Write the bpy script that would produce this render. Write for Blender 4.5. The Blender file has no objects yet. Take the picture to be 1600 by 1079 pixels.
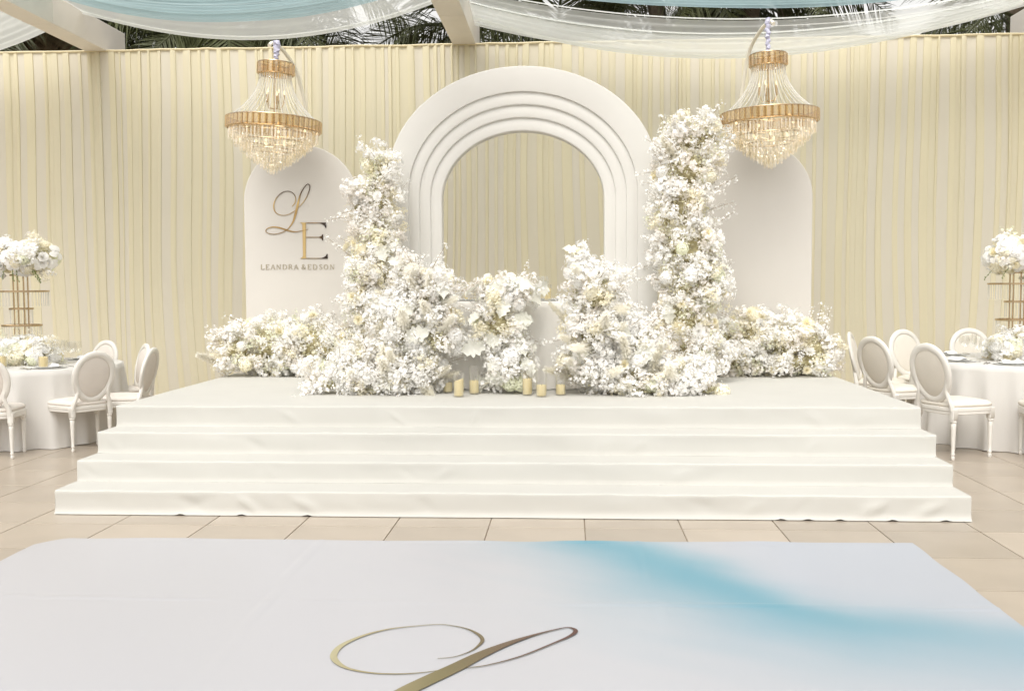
import bpy, math, random
import numpy as np
from math import sin, cos, pi, radians, sqrt, exp, atan2
from mathutils import Vector, Matrix, noise

random.seed(7)
rng = np.random.default_rng(7)
SC = bpy.context.scene
COL = SC.collection

# ------------------------------------------------------------------ camera
F, YAW, PIT, ROL, H = 1579.6, .0569, .0619, -.0049, 1.5252
_f = np.array([-sin(YAW) * cos(PIT), cos(YAW) * cos(PIT), -sin(PIT)])
_r = np.array([cos(YAW), sin(YAW), 0.0])
_u = np.cross(_r, _f)
_r, _u = cos(ROL) * _r + sin(ROL) * _u, -sin(ROL) * _r + cos(ROL) * _u
cam_d = bpy.data.cameras.new('camera')
cam = bpy.data.objects.new('camera', cam_d)
COL.objects.link(cam)
cam.matrix_world = Matrix(((_r[0], _u[0], -_f[0], 0), (_r[1], _u[1], -_f[1], 0), (_r[2], _u[2], -_f[2], H), (0, 0, 0, 1)))
cam_d.sensor_width = 36.0
cam_d.lens = F / 1600 * 36
cam_d.clip_start = 0.05
cam_d.clip_end = 3000
SC.camera = cam


def at(x, y, Y=None, Z=None):
    """world point seen at photo position x,y on the plane of depth Y or height Z"""
    d = _f + _r * (x - 800) / F + _u * (539.5 - y) / F
    t = Y / d[1] if Y is not None else (Z - H) / d[2]
    return Vector((d[0] * t, d[1] * t, H + d[2] * t))


# ------------------------------------------------------------------ light
SUN_EL, SUN_AZ = radians(57), radians(190)     # azimuth clockwise from +Y
w = bpy.data.worlds.new('World')
SC.world = w
w.use_nodes = True
nt = w.node_tree
nt.nodes.clear()
sky = nt.nodes.new('ShaderNodeTexSky')
sky.sky_type = 'NISHITA'
sky.sun_disc = False
sky.sun_elevation = SUN_EL
sky.sun_rotation = SUN_AZ
sky.dust_density = 4.0
sky.air_density = 1.0
hs = nt.nodes.new('ShaderNodeHueSaturation')      # overcast: cloud takes most of the blue out
hs.inputs['Saturation'].default_value = 0.05
bg = nt.nodes.new('ShaderNodeBackground')
bg.inputs['Strength'].default_value = 0.15
wo = nt.nodes.new('ShaderNodeOutputWorld')
nt.links.new(sky.outputs[0], hs.inputs['Color'])
ct = nt.nodes.new('ShaderNodeMix')                  # the photograph's warm white balance on grey cloud
ct.data_type = 'RGBA'
ct.blend_type = 'MULTIPLY'
ct.inputs['Factor'].default_value = 1.0
ct.inputs['B'].default_value = (1.0, 0.98, 0.945, 1)
nt.links.new(hs.outputs[0], ct.inputs['A'])
nt.links.new(ct.outputs['Result'], bg.inputs[0])
nt.links.new(bg.outputs[0], wo.inputs[0])

sl = bpy.data.lights.new('sun', 'SUN')
sl.energy = 0.5
sl.angle = radians(35)
sl.color = (1.0, 0.94, 0.85)
so = bpy.data.objects.new('sun', sl)
COL.objects.link(so)
sd = Vector((sin(SUN_AZ) * cos(SUN_EL), cos(SUN_AZ) * cos(SUN_EL), sin(SUN_EL)))
so.rotation_euler = sd.to_track_quat('Z', 'Y').to_euler()

vs_ = SC.view_settings
vs_.view_transform = 'Standard'
vs_.look = 'None'
vs_.gamma = 1
vs_.use_curve_mapping = False
vs_.exposure = 0.75
cy_ = SC.cycles
cy_.use_denoising = True
cy_.transparent_max_bounces = 24
cy_.max_bounces = 10
cy_.use_adaptive_sampling = True
cy_.adaptive_threshold = .03
cy_.diffuse_bounces = 8
cy_.caustics_reflective = False
cy_.caustics_refractive = False
cy_.sample_clamp_indirect = 4


# ------------------------------------------------------------------ helpers
class G:
    """collects vertices and faces of one mesh"""

    def __init__(s):
        s.v = []
        s.f = []

    def add(s, vs, fs):
        o = len(s.v)
        s.v.extend([tuple(p) for p in vs])
        s.f.extend([tuple(i + o for i in q) for q in fs])

    def box(s, x0, x1, y0, y1, z0, z1, b=0.0):
        if b <= 0:
            vs = [(x, y, z) for z in (z0, z1) for y in (y0, y1) for x in (x0, x1)]
            s.add(vs, [(0, 2, 3, 1), (4, 5, 7, 6), (0, 1, 5, 4), (2, 6, 7, 3), (0, 4, 6, 2), (1, 3, 7, 5)])
            return
        # chamfered vertical and top edges
        ring = lambda e, z: [(x0 + e + b, y0 + e, z), (x1 - e - b, y0 + e, z), (x1 - e, y0 + e + b, z), (x1 - e, y1 - e - b, z),
                             (x1 - e - b, y1 - e, z), (x0 + e + b, y1 - e, z), (x0 + e, y1 - e - b, z), (x0 + e, y0 + e + b, z)]
        rs = [ring(b, z0), ring(0, z0 + b), ring(0, z1 - b), ring(b, z1)]
        vs = [p for r in rs for p in r]
        fs = [tuple(range(7, -1, -1)), tuple(range(24, 32))]
        for k in range(3):
            for i in range(8):
                j = (i + 1) % 8
                fs.append((k * 8 + i, k * 8 + j, k * 8 + 8 + j, k * 8 + 8 + i))
        s.add(vs, fs)

    def lathe(s, prof, n=16, c=(0, 0, 0), sq=None, cap=True):
        o = len(s.v)
        for (r, z) in prof:
            for i in range(n):
                a = 2 * pi * i / n
                s.v.append((c[0] + r * cos(a), c[1] + r * sin(a), c[2] + z))
        m = len(prof)
        for k in range(m - 1):
            for i in range(n):
                j = (i + 1) % n
                s.f.append((o + k * n + i, o + k * n + j, o + (k + 1) * n + j, o + (k + 1) * n + i))
        if cap:
            if prof[0][0] > 1e-5:
                s.f.append(tuple(o + i for i in range(n - 1, -1, -1)))
            if prof[-1][0] > 1e-5:
                s.f.append(tuple(o + (m - 1) * n + i for i in range(n)))

    def tube(s, pts, rad, n=8, cap=True, closed=False):
        pts = [Vector(p) for p in pts]
        m = len(pts)
        if not hasattr(rad, '__len__'):
            rad = [rad] * m
        o = len(s.v)
        up = Vector((0, 0, 1))
        nrm = None
        for k in range(m):
            if closed:
                t = pts[(k + 1) % m] - pts[k - 1]
            else:
                t = pts[min(k + 1, m - 1)] - pts[max(k - 1, 0)]
            t.normalize()
            if nrm is None:
                nrm = t.cross(up)
                if nrm.length < 1e-3:
                    nrm = t.cross(Vector((1, 0, 0)))
            nrm = nrm - t * nrm.dot(t)
            nrm.normalize()
            b = t.cross(nrm)
            for i in range(n):
                a = 2 * pi * i / n
                s.v.append(tuple(pts[k] + (nrm * cos(a) + b * sin(a)) * rad[k]))
        for k in range(m if closed else m - 1):
            k2 = (k + 1) % m
            for i in range(n):
                j = (i + 1) % n
                s.f.append((o + k * n + i, o + k * n + j, o + k2 * n + j, o + k2 * n + i))
        if cap and not closed:
            s.f.append(tuple(o + i for i in range(n - 1, -1, -1)))
            s.f.append(tuple(o + (m - 1) * n + i for i in range(n)))

    def grid(s, nu, nv, fn):
        o = len(s.v)
        for i in range(nu + 1):
            for j in range(nv + 1):
                s.v.append(tuple(fn(i / nu, j / nv)))
        for i in range(nu):
            for j in range(nv):
                a = o + i * (nv + 1) + j
                s.f.append((a, a + nv + 1, a + nv + 2, a + 1))

    def mesh(s, name, mat, smooth=True, sharp=35):
        me = bpy.data.meshes.new(name)
        me.from_pydata(s.v, [], s.f)
        if mat:
            me.materials.append(mat)
        if smooth:
            me.shade_smooth()
            if sharp and len(s.f) < 60000:
                me.set_sharp_from_angle(angle=radians(sharp))
        me.update()
        return me

    def part(s, name, mat, parent=None, smooth=True, sharp=35, loc=None, rot=None):
        return put(name, s.mesh(name, mat, smooth, sharp), parent, loc, rot)


def put(name, me, parent=None, loc=None, rot=None, scale=None):
    o = bpy.data.objects.new(name, me)
    COL.objects.link(o)
    if parent is not None:
        o.parent = parent
    if loc is not None:
        o.location = loc
    if rot is not None:
        if hasattr(rot, 'to_euler'):
            o.rotation_euler = rot.to_euler()
        else:
            o.rotation_euler = rot
    if scale is not None:
        o.scale = (scale,) * 3 if not hasattr(scale, '__len__') else scale
    return o


def tag(o, label, cat, group=None, kind=None):
    if label:
        o['label'] = label
    if cat:
        o['category'] = cat
    if group:
        o['group'] = group
    if kind:
        o['kind'] = kind
    return o


def thing(name, label, cat, loc=(0, 0, 0), rz=0.0, group=None):
    o = bpy.data.objects.new(name, None)
    o.empty_display_size = .1
    COL.objects.link(o)
    o.location = loc
    o.rotation_euler = (0, 0, rz)
    return tag(o, label, cat, group)


def stuff(o):
    o['kind'] = 'stuff'
    return o


# ------------------------------------------------------------------ materials
def mat(name, col, rough=.6, metal=0.0, var=0.0, vscale=6.0, bump=0.0, bscale=60.0, trans=0.0, alpha=1.0, rnd=0.0, col2=None, spec=None, sheen=0.0):
    m = bpy.data.materials.new(name)
    m.use_nodes = True
    t = m.node_tree
    n = t.nodes
    n.clear()
    L = t.links.new
    out = n.new('ShaderNodeOutputMaterial')
    p = n.new('ShaderNodeBsdfPrincipled')
    p.inputs['Base Color'].default_value = (*col, 1)
    p.inputs['Roughness'].default_value = rough
    p.inputs['Metallic'].default_value = metal
    if spec is not None:
        p.inputs['Specular IOR Level'].default_value = spec
    if sheen:
        p.inputs['Sheen Weight'].default_value = sheen
    tc = n.new('ShaderNodeTexCoord')
    src = None
    if var or col2:
        nz = n.new('ShaderNodeTexNoise')
        nz.inputs['Scale'].default_value = vscale
        nz.inputs['Detail'].default_value = 5
        L(tc.outputs['Object'], nz.inputs['Vector'])
        mx = n.new('ShaderNodeMix')
        mx.data_type = 'RGBA'
        c2 = col2 if col2 else tuple(c * (1 - var) for c in col)
        c1 = col if col2 else tuple(min(1, c * (1 + var)) for c in col)
        mx.inputs['A'].default_value = (*c1, 1)
        mx.inputs['B'].default_value = (*c2, 1)
        rp = n.new('ShaderNodeMapRange')
        rp.inputs['From Min'].default_value = .3
        rp.inputs['From Max'].default_value = .7
        L(nz.outputs['Fac'], rp.inputs['Value'])
        L(rp.outputs[0], mx.inputs['Factor'])
        src = mx.outputs['Result']
    if rnd:
        oi = n.new('ShaderNodeObjectInfo')
        mr = n.new('ShaderNodeMapRange')
        mr.inputs['To Min'].default_value = 1 - rnd
        mr.inputs['To Max'].default_value = 1 + rnd * .4
        L(oi.outputs['Random'], mr.inputs['Value'])
        mu = n.new('ShaderNodeMix')
        mu.data_type = 'RGBA'
        mu.blend_type = 'MULTIPLY'
        mu.inputs['Factor'].default_value = 1
        if src:
            L(src, mu.inputs['A'])
        else:
            mu.inputs['A'].default_value = (*col, 1)
        L(mr.outputs[0], mu.inputs['B'])
        src = mu.outputs['Result']
    if src:
        L(src, p.inputs['Base Color'])
    if bump:
        nb = n.new('ShaderNodeTexNoise')
        nb.inputs['Scale'].default_value = bscale
        nb.inputs['Detail'].default_value = 4
        L(tc.outputs['Object'], nb.inputs['Vector'])
        bp = n.new('ShaderNodeBump')
        bp.inputs['Strength'].default_value = bump
        bp.inputs['Distance'].default_value = .01
        L(nb.outputs['Fac'], bp.inputs['Height'])
        L(bp.outputs[0], p.inputs['Normal'])
    sh = p.outputs[0]
    if trans:
        tr = n.new('ShaderNodeBsdfTranslucent')
        if src:
            L(src, tr.inputs['Color'])
        else:
            tr.inputs['Color'].default_value = (*col, 1)
        ms = n.new('ShaderNodeMixShader')
        ms.inputs[0].default_value = trans
        L(sh, ms.inputs[1])
        L(tr.outputs[0], ms.inputs[2])
        sh = ms.outputs[0]
    if alpha < 1:
        tp = n.new('ShaderNodeBsdfTransparent')
        ms = n.new('ShaderNodeMixShader')
        ms.inputs[0].default_value = alpha
        L(tp.outputs[0], ms.inputs[1])
        L(sh, ms.inputs[2])
        sh = ms.outputs[0]
    L(sh, out.inputs['Surface'])
    return m


def thin_glass(name, tint=(1, 1, 1), base=.04, edge=.6, rough=.02, gloss=(1, 1, 1)):
    m = bpy.data.materials.new(name)
    m.use_nodes = True
    t = m.node_tree
    n = t.nodes
    n.clear()
    L = t.links.new
    out = n.new('ShaderNodeOutputMaterial')
    tp = n.new('ShaderNodeBsdfTransparent')
    tp.inputs['Color'].default_value = (*tint, 1)
    gl = n.new('ShaderNodeBsdfGlossy')
    gl.inputs['Roughness'].default_value = rough
    gl.inputs['Color'].default_value = (*gloss, 1)
    lw = n.new('ShaderNodeLayerWeight')
    lw.inputs['Blend'].default_value = .35
    mr = n.new('ShaderNodeMapRange')
    mr.inputs['To Min'].default_value = base
    mr.inputs['To Max'].default_value = edge
    L(lw.outputs['Facing'], mr.inputs['Value'])
    ms = n.new('ShaderNodeMixShader')
    L(mr.outputs[0], ms.inputs[0])
    L(tp.outputs[0], ms.inputs[1])
    L(gl.outputs[0], ms.inputs[2])
    L(ms.outputs[0], out.inputs['Surface'])
    return m


def emit(name, col, s):
    m = bpy.data.materials.new(name)
    m.use_nodes = True
    n = m.node_tree.nodes
    n.clear()
    out = n.new('ShaderNodeOutputMaterial')
    e = n.new('ShaderNodeEmission')
    e.inputs[0].default_value = (*col, 1)
    e.inputs[1].default_value = s
    m.node_tree.links.new(e.outputs[0], out.inputs['Surface'])
    m.cycles.emission_sampling = 'NONE'
    return m


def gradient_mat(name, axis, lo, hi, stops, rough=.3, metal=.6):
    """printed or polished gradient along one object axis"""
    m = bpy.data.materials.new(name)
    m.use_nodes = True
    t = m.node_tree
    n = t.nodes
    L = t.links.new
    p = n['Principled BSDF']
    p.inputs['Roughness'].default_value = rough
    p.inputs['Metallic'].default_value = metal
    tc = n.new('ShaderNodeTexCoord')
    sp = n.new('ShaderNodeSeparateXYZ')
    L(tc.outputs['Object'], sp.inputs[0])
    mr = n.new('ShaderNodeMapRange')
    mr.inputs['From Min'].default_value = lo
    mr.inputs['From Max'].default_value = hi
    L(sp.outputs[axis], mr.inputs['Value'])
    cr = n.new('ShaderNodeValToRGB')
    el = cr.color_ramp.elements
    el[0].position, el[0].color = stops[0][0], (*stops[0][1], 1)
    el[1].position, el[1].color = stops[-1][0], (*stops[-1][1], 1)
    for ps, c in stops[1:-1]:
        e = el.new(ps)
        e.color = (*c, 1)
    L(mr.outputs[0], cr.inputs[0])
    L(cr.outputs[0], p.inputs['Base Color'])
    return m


M = {}
M['tile'] = mat('beige_tile', (.425, .365, .298), .28, var=.07, vscale=2.5, bump=.05, bscale=120, rnd=.15)
M['grout'] = mat('grout', (.31, .25, .19), .9, var=.2)
M['ground'] = mat('ground_soil', (.20, .17, .12), .95, var=.3, vscale=.6)
M['carpet'] = mat('white_carpet', (.545, .538, .505), .8, var=.02, vscale=2.5, bump=.12, bscale=300, spec=.2)
M['arch'] = mat('arch_paint', (.665, .655, .625), .5, var=.02, vscale=2, spec=.3, bump=.04, bscale=45)
M['panel'] = mat('panel_paint', (.645, .62, .58), .5, var=.018, vscale=1.5, spec=.3, bump=.04, bscale=45)
M['beam'] = mat('beam_cladding', (.84, .80, .74), .5, var=.03, vscale=3)
M['cloth_a'] = mat('ivory_chiffon', (.745, .70, .59), .9, trans=.15, var=.02, vscale=.7, spec=.1)
M['cloth_b'] = mat('warm_ivory_chiffon', (.75, .70, .57), .9, trans=.15, var=.02, vscale=.7, spec=.1)
M['cloth_c'] = mat('pale_cream_chiffon', (.76, .705, .535), .9, trans=.15, var=.02, vscale=.7, spec=.1)
M['cloth_d'] = mat('cream_double_chiffon', (.775, .715, .525), .9, trans=.15, var=.02, vscale=.7, spec=.1)
M['hem'] = mat('cream_hem', (.80, .72, .50), .8, trans=.2)
M['teal'] = mat('teal_chiffon', (.36, .49, .52), .7, trans=.75, alpha=.78, var=.08, vscale=1.5, spec=.1)
M['white_tulle'] = mat('white_tulle', (.94, .965, .95), .8, trans=.5, alpha=.48, spec=.1)
M['tulle_hem'] = mat('tulle_hem', (.92, .95, .93), .8, trans=.5, alpha=.75, spec=.1)
M['gray_tulle'] = mat('pale_tulle', (.82, .84, .82), .8, trans=.5, alpha=.72, spec=.1)
M['petal'] = mat('white_petal', (.975, .97, .955), .6, trans=.25, rnd=.04, spec=.2)
M['petal2'] = mat('blush_white_petal', (.955, .925, .89), .6, trans=.25, rnd=.06, spec=.2)
M['cream_petal'] = mat('cream_petal', (.96, .92, .77), .6, trans=.25, rnd=.08, spec=.2)
M['green_petal'] = mat('pale_green_petal', (.90, .92, .74), .6, trans=.25, rnd=.08, spec=.2)
M['plume'] = mat('cream_plume', (.95, .93, .86), .8, trans=.3, rnd=.05, spec=.1)
M['white_leaf'] = mat('white_leaf', (.85, .85, .78), .6, trans=.25, rnd=.05, bump=.1, bscale=80)
M['core_leaf'] = mat('olive_filler_leaf', (.84, .77, .55), .7, trans=.35, var=.35, vscale=40)
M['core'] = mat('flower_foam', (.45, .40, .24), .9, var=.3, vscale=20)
M['stem'] = mat('twig', (.30, .22, .13), .8)
M['pale_stem'] = mat('pale_twig', (.78, .72, .55), .8)
M['green'] = mat('green_leaf', (.16, .22, .05), .5, trans=.3)
M['gold'] = mat('gold_metal', (.60, .46, .29), .25, metal=1.0)
M['amber'] = thin_glass('amber_crystal', (.82, .70, .50), .2, .6, .10, (1, .9, .72))
M['crystal'] = thin_glass('clear_crystal', (1, .99, .965), .2, .6, .1, (1, .96, .88))
M['bead'] = mat('crystal_bead', (.92, .90, .84), .2, alpha=.5, trans=.3)
M['bulb'] = emit('warm_bulb', (1.0, .76, .45), 1.1)
M['lilac'] = mat('lilac_satin', (.66, .66, .82), .45, trans=.15)
M['pole'] = mat('cream_pole', (.92, .87, .74), .4)
M['cloth'] = mat('white_cloth', (.68, .665, .64), .85, trans=.05, bump=.05, bscale=250, spec=.1)
M['cloth2'] = mat('white_satin_cloth', (.84, .82, .78), .8, trans=.05, spec=.2)
M['wood'] = mat('white_painted_wood', (.74, .72, .68), .4, var=.03, vscale=8)
M['fabric'] = mat('greige_linen', (.71, .665, .615), .9, bump=.2, bscale=400, var=.03, spec=.1)
M['fabric2'] = mat('ivory_linen', (.72, .68, .61), .9, bump=.2, bscale=400, var=.03, spec=.1)
M['wax'] = mat('candle_wax', (.95, .84, .52), .5, trans=.3)
M['wick'] = mat('wick', (.05, .04, .03), .9)
M['glass'] = thin_glass('clear_glass', (.985, .985, .98), .03, .45)
M['plate'] = mat('silver_glaze', (.60, .60, .58), .35, metal=.0)
M['china'] = mat('white_china', (.8, .8, .78), .15)
M['napkin'] = mat('white_napkin', (.84, .84, .85), .85)
M['steel'] = mat('cutlery_steel', (.45, .44, .42), .2, metal=1)
M['frond'] = mat('palm_leaflet', (.075, .085, .03), .5, trans=.2, rnd=.3)
M['dry_frond'] = mat('dry_palm_leaflet', (.16, .11, .055), .7, trans=.2, rnd=.3)
M['trunk'] = mat('palm_trunk', (.11, .085, .06), .95, bump=.6, bscale=30, var=.3)
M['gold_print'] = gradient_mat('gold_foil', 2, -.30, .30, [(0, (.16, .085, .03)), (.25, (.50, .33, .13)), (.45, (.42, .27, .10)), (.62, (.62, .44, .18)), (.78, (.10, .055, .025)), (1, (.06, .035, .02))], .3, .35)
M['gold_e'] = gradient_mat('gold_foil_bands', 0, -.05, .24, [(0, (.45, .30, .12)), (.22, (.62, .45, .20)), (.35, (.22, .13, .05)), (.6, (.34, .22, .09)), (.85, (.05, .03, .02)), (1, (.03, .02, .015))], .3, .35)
M['name_print'] = mat('pale_gold_letter', (.42, .37, .27), .4, metal=.2)
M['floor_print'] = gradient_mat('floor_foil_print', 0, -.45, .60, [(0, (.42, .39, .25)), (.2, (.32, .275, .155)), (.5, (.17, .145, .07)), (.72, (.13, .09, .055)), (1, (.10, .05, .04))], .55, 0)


# ------------------------------------------------------------------ ground and tiles
g = G()
g.grid(8, 8, lambda u, v: (-400 + 800 * u, -300 + 900 * v, -.03))
tag(g.part('ground', M['ground'], smooth=False), 'bare ground around the tiled terrace', 'ground', kind='structure')
g = G()
g.grid(4, 4, lambda u, v: (-14 + 28 * u, -4 + 18 * v, -.008))
floor = tag(g.part('tile_floor', M['grout'], smooth=False), 'beige square tiled terrace floor with thin dark joints', 'floor', kind='structure')

XS, SW, YS, TR, DB = -3.4313, 5.9734, 6.4879, .3168, 2.7814
RISE = (.160, .304, .455, .610)
XE = XS + SW
T = .6
tx0, ty0 = -.5063, 6.2234
tg = G()
tg.box(-.2965, .2965, -.2942, .2942, -.012, 0, .0015)
tile_me = tg.mesh('tile', M['tile'], smooth=False)
far = G()
for i in range(-22, 22):
    for j in range(-14, 12):
        x, y = tx0 + T * (i + .5), ty0 + T * (j + .5)
        if XS + .35 < x < XE - .35 and y > YS + .4:
            continue
        vis = 4.2 < y < 12.6 and -.52 * y - .9 < x < .47 * y + .6 and not (-2.8 < x < 1.6 and y < 5.4)
        if vis:
            put('tile', tile_me, floor, (x, y, 0))
        else:
            far.box(x - .2975, x + .2975, y - .2975, y + .2975, -.012, 0)
stuff(far.part('tile_field', M['tile'], floor, smooth=False))


# ------------------------------------------------------------------ stage with three carpeted steps
def wr(x, z, seed, amp):
    """shallow diagonal pulls in the carpet on a riser"""
    y = 0
    for k, (x0, sl_, w_, a) in enumerate(WR[seed]):
        y += a * exp(-((x - x0 - sl_ * z) / w_) ** 2)
    n_ = noise.noise(Vector((x * 1.3, z * 3 + seed * 9, seed * 3.1)))
    n2 = noise.noise(Vector((x * 4.0 + z * 5, z * 4 + seed * 5, 2.2)))
    return y * amp + n_ * .006 + n2 * .003


_rr = random.Random(3)
WR = []
for s_ in range(4):
    lst = []
    for k in range(16 if s_ == 0 else 8):
        lst.append((XS + _rr.uniform(.2, SW - .2), _rr.choice((-1, 1)) * _rr.uniform(.3, 1.3), _rr.uniform(.02, .07), _rr.uniform(-.009, .010)))
    WR.append(lst)
WR[0] += [(-2.05, -.9, .04, .017), (-2.45, -.8, .06, -.012), (-1.65, -1.1, .06, .015), (1.85, 1.0, .07, .014), (2.2, 1.1, .06, .015)]

stage = thing('stage', 'low white carpeted stage with three full-width steps in front', 'stage', (0, 0, 0))
GAPS = (-2.57, -2.16, -1.72, 1.35, 1.52, 1.72, 2.05, 2.38)
for s_ in range(4):
    yf = YS + TR * s_
    yb = YS + TR * (s_ + 1) if s_ < 3 else YS + TR * 3 + DB
    z1 = RISE[s_]
    z0 = RISE[s_ - 1] if s_ else 0.0
    yb2 = yb + (.03 if s_ < 3 else 0)
    g = G()
    nx = 300
    prof = []     # (back fraction / riser fraction)
    nb = 4 if s_ < 3 else 12
    for k in range(nb):
        prof.append(('t', k / nb))
    for k in range(5):
        prof.append(('c', k / 4))
    for k in range(1, 9):
        prof.append(('r', k / 8))

    def pt(x, pr, s_=s_, yf=yf, yb2=yb2, z1=z1, z0=z0):
        kind, q = pr
        edge = .004 * noise.noise(Vector((x * 2.1, s_ * 7.7, .3))) + .003 * noise.noise(Vector((x * 6, s_, 4)))
        rc = .012
        if kind == 't':
            y = yb2 + (yf + rc - yb2) * q
            return (x, y, z1 + edge * q ** 3 + .0025 * noise.noise(Vector((x * 1.5, y * 2, s_))))
        if kind == 'c':
            a = q * pi / 2
            return (x, yf + rc - rc * sin(a) + 0, z1 - rc + rc * cos(a) + edge)
        z = z1 - rc + (z0 - z1 + rc) * q
        bulge = sin(pi * min(1, q * 1.05)) if s_ else .12 + .88 * sin(pi * min(1, q * 1.02)) ** 1.0
        y = yf - wr(x, z, s_, max(0, bulge)) * min(1, q * 3)
        if s_ == 0 and q > .7:
            y -= .02 * ((q - .7) / .3) ** 2
            if q > .95:
                for gx in GAPS:
                    d = abs(x - gx)
                    if d < .04:
                        z += .009 * (1 + cos(pi * d / .04)) / 2
        elif s_ and q > .8:
            y -= .008 * ((q - .8) / .2) ** 2
        return (x, y, z + (.004 if s_ == 0 and q == 1 else 0))
    n_p = len(prof)
    g.grid(nx, n_p - 1, lambda u, v: pt(XS + SW * u, prof[min(n_p - 1, int(round(v * (n_p - 1))))]))
    # sides and back
    for sx, flip in ((XS, 1), (XE, 0)):
        vs = []
        for k in range(13):
            y = yf + (yb2 - yf) * k / 12
            oy = .004 * noise.noise(Vector((y * 2, sx, 1)))
            vs += [(sx + (.001 if flip else -.001), y + .011 * (k == 0) * 0, z1 - .004), (sx + oy, y, max(0, z0 if s_ < 3 and 0 else 0) + .002)]
        fs = [((2 * k, 2 * k + 2, 2 * k + 3, 2 * k + 1) if flip else (2 * k, 2 * k + 1, 2 * k + 3, 2 * k + 2)) for k in range(12)]
        g.add(vs, fs)
    if s_ == 3:
        g.add([(XS, yb2, 0), (XE, yb2, 0), (XE, yb2, z1), (XS, yb2, z1)], [(0, 1, 2, 3)])
    g.part('step' if s_ < 3 else 'platform', M['carpet'], stage, sharp=50)

# ------------------------------------------------------------------ printed vinyl dance floor
DX0, DX1, DY0 = -3.14, 1.99, .75
df_c = ((DX0 + DX1) / 2, 3.3)


def df_far(x):
    u = (x - DX0) / (DX1 - DX0)
    return 5.845 + .02 * u + .095 * max(0, u - .45) ** 1.0 + .006 * sin(x * 2.3) + .004 * sin(x * 7.1)


SM = [(.10, 5.95), (.36, 5.72), (.62, 5.36), (.78, 4.98), (.98, 4.66), (1.28, 4.47), (1.6, 4.40), (2.1, 4.20)]


def seg_d(px, py):
    """distance to the brushed line, and which side of it (upper right is negative)"""
    best, sg = 9, 1
    for (ax, ay), (bx, by) in zip(SM[:-1], SM[1:]):
        dx, dy = bx - ax, by - ay
        t_ = max(0, min(1, ((px - ax) * dx + (py - ay) * dy) / (dx * dx + dy * dy)))
        d = sqrt((px - ax - dx * t_) ** 2 + (py - ay - dy * t_) ** 2)
        if d < best:
            best, sg = d, (-1 if dx * (py - ay) - dy * (px - ax) > 0 else 1)
    return best, sg


NXD, NYD = 200, 200
vsd, cold = [], []
for i in range(NXD + 1):
    for j in range(NYD + 1):
        u, v = i / NXD, j / NYD
        v = 1 - (1 - v) ** 1.6
        x = DX0 + (DX1 - DX0) * u
        yfar = df_far(x)
        y = DY0 + (yfar - DY0) * v
        if u < .03:                                      # worn corner, cut round
            yc = yfar - .16 * (1 - u / .03) ** 2
            y = min(y, DY0 + (yc - DY0) * v)
        xx = x + (.012 * noise.noise(Vector((0, y * 3, 5))) * (1 - u * 20 if u < .05 else (u * 20 - 19 if u > .95 else 0)))
        z = .006 + .0015 * noise.noise(Vector((x * 1.6, y * 1.6, 0)))
        # fold creases
        for c0 in (-1.45, .42):
            d = x - c0 - .02 * sin(y * 2)
            z += .005 * exp(-(d / .010) ** 2)
        d = y - 4.72 - .01 * sin(x * 1.7)
        z += .005 * exp(-(d / .010) ** 2)
        e = min(x - DX0, DX1 - x, yfar - y)
        if e < .05:
            z += .006 * (1 - e / .05) * max(0, noise.noise(Vector((x * 3, y * 3, 8))) + .25)
        vsd.append((xx - df_c[0], y - df_c[1], z))
        n1 = noise.noise(Vector((x * 1.1, y * 1.3, 3.3)))
        n2 = noise.noise(Vector((x * 2.3, y * 2.6, 7.3)))
        wx, wy = x + .16 * n1 + .05 * n2, y + .14 * noise.noise(Vector((x * 1.2 + 7, y * 1.5, 2))) + .04 * noise.noise(Vector((x * 3.1, y * 4, 5)))
        dd, sg = seg_d(wx, wy)
        n3 = noise.noise(Vector((x * 2.0, y * 7.0 + x * 4, 6)))
        wd = .33 + .05 * max(0, min(1, (5.9 - y) / 1.2))
        wd *= (.78 if sg < 0 else 1.35) * (1 + .18 * n3)
        k1 = exp(-(dd / wd) ** (2.2 if sg < 0 else 1.6)) * (.90 + .10 * n1) * (1 - .42 * max(0, min(1, (x - 1.0) / .8)))
        halo = exp(-(max(0, dd) / .85) ** 2) * max(0, min(1, (x + .1) / 1.6 + .1))
        right = max(0, min(1, (x - .4) / .8)) * max(0, min(1, (y - 3.9) / .9))
        base = np.array((.455, .458, .488))
        warm = max(0, noise.noise(Vector((x * .9 + 4, y * .9, 1.3)))) * .8
        base = base * (1 - warm * .06) + np.array((.5, .45, .45)) * warm * .06
        c = base * (1 - .6 * max(halo, right * .95)) + np.array((.345, .395, .475)) * .6 * max(halo, right * .95)
        c = c * (1 - .96 * k1) + np.array((.085, .285, .38)) * .96 * k1
        pk = exp(-(((x + .55) / .5) ** 2 + ((y - 5.55) / .35) ** 2)) * .08
        c = c * (1 - pk) + np.array((.5, .39, .39)) * pk
        cold.append((*c, 1))
fsd = [(i * (NYD + 1) + j, (i + 1) * (NYD + 1) + j, (i + 1) * (NYD + 1) + j + 1, i * (NYD + 1) + j + 1) for i in range(NXD) for j in range(NYD)]
me = bpy.data.meshes.new('vinyl_sheet')
me.from_pydata(vsd, [], fsd)
ca = me.color_attributes.new('print', 'FLOAT_COLOR', 'POINT')
ca.data.foreach_set('color', np.array(cold, dtype=np.float32).ravel())
me.shade_smooth()
vm = mat('printed_vinyl', (.8, .8, .8), .30, bump=.015, bscale=14, spec=.4)
an = vm.node_tree.nodes.new('ShaderNodeVertexColor')
an.layer_name = 'print'
vm.node_tree.links.new(an.outputs[0], vm.node_tree.nodes['Principled BSDF'].inputs['Base Color'])
me.materials.append(vm)
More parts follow.
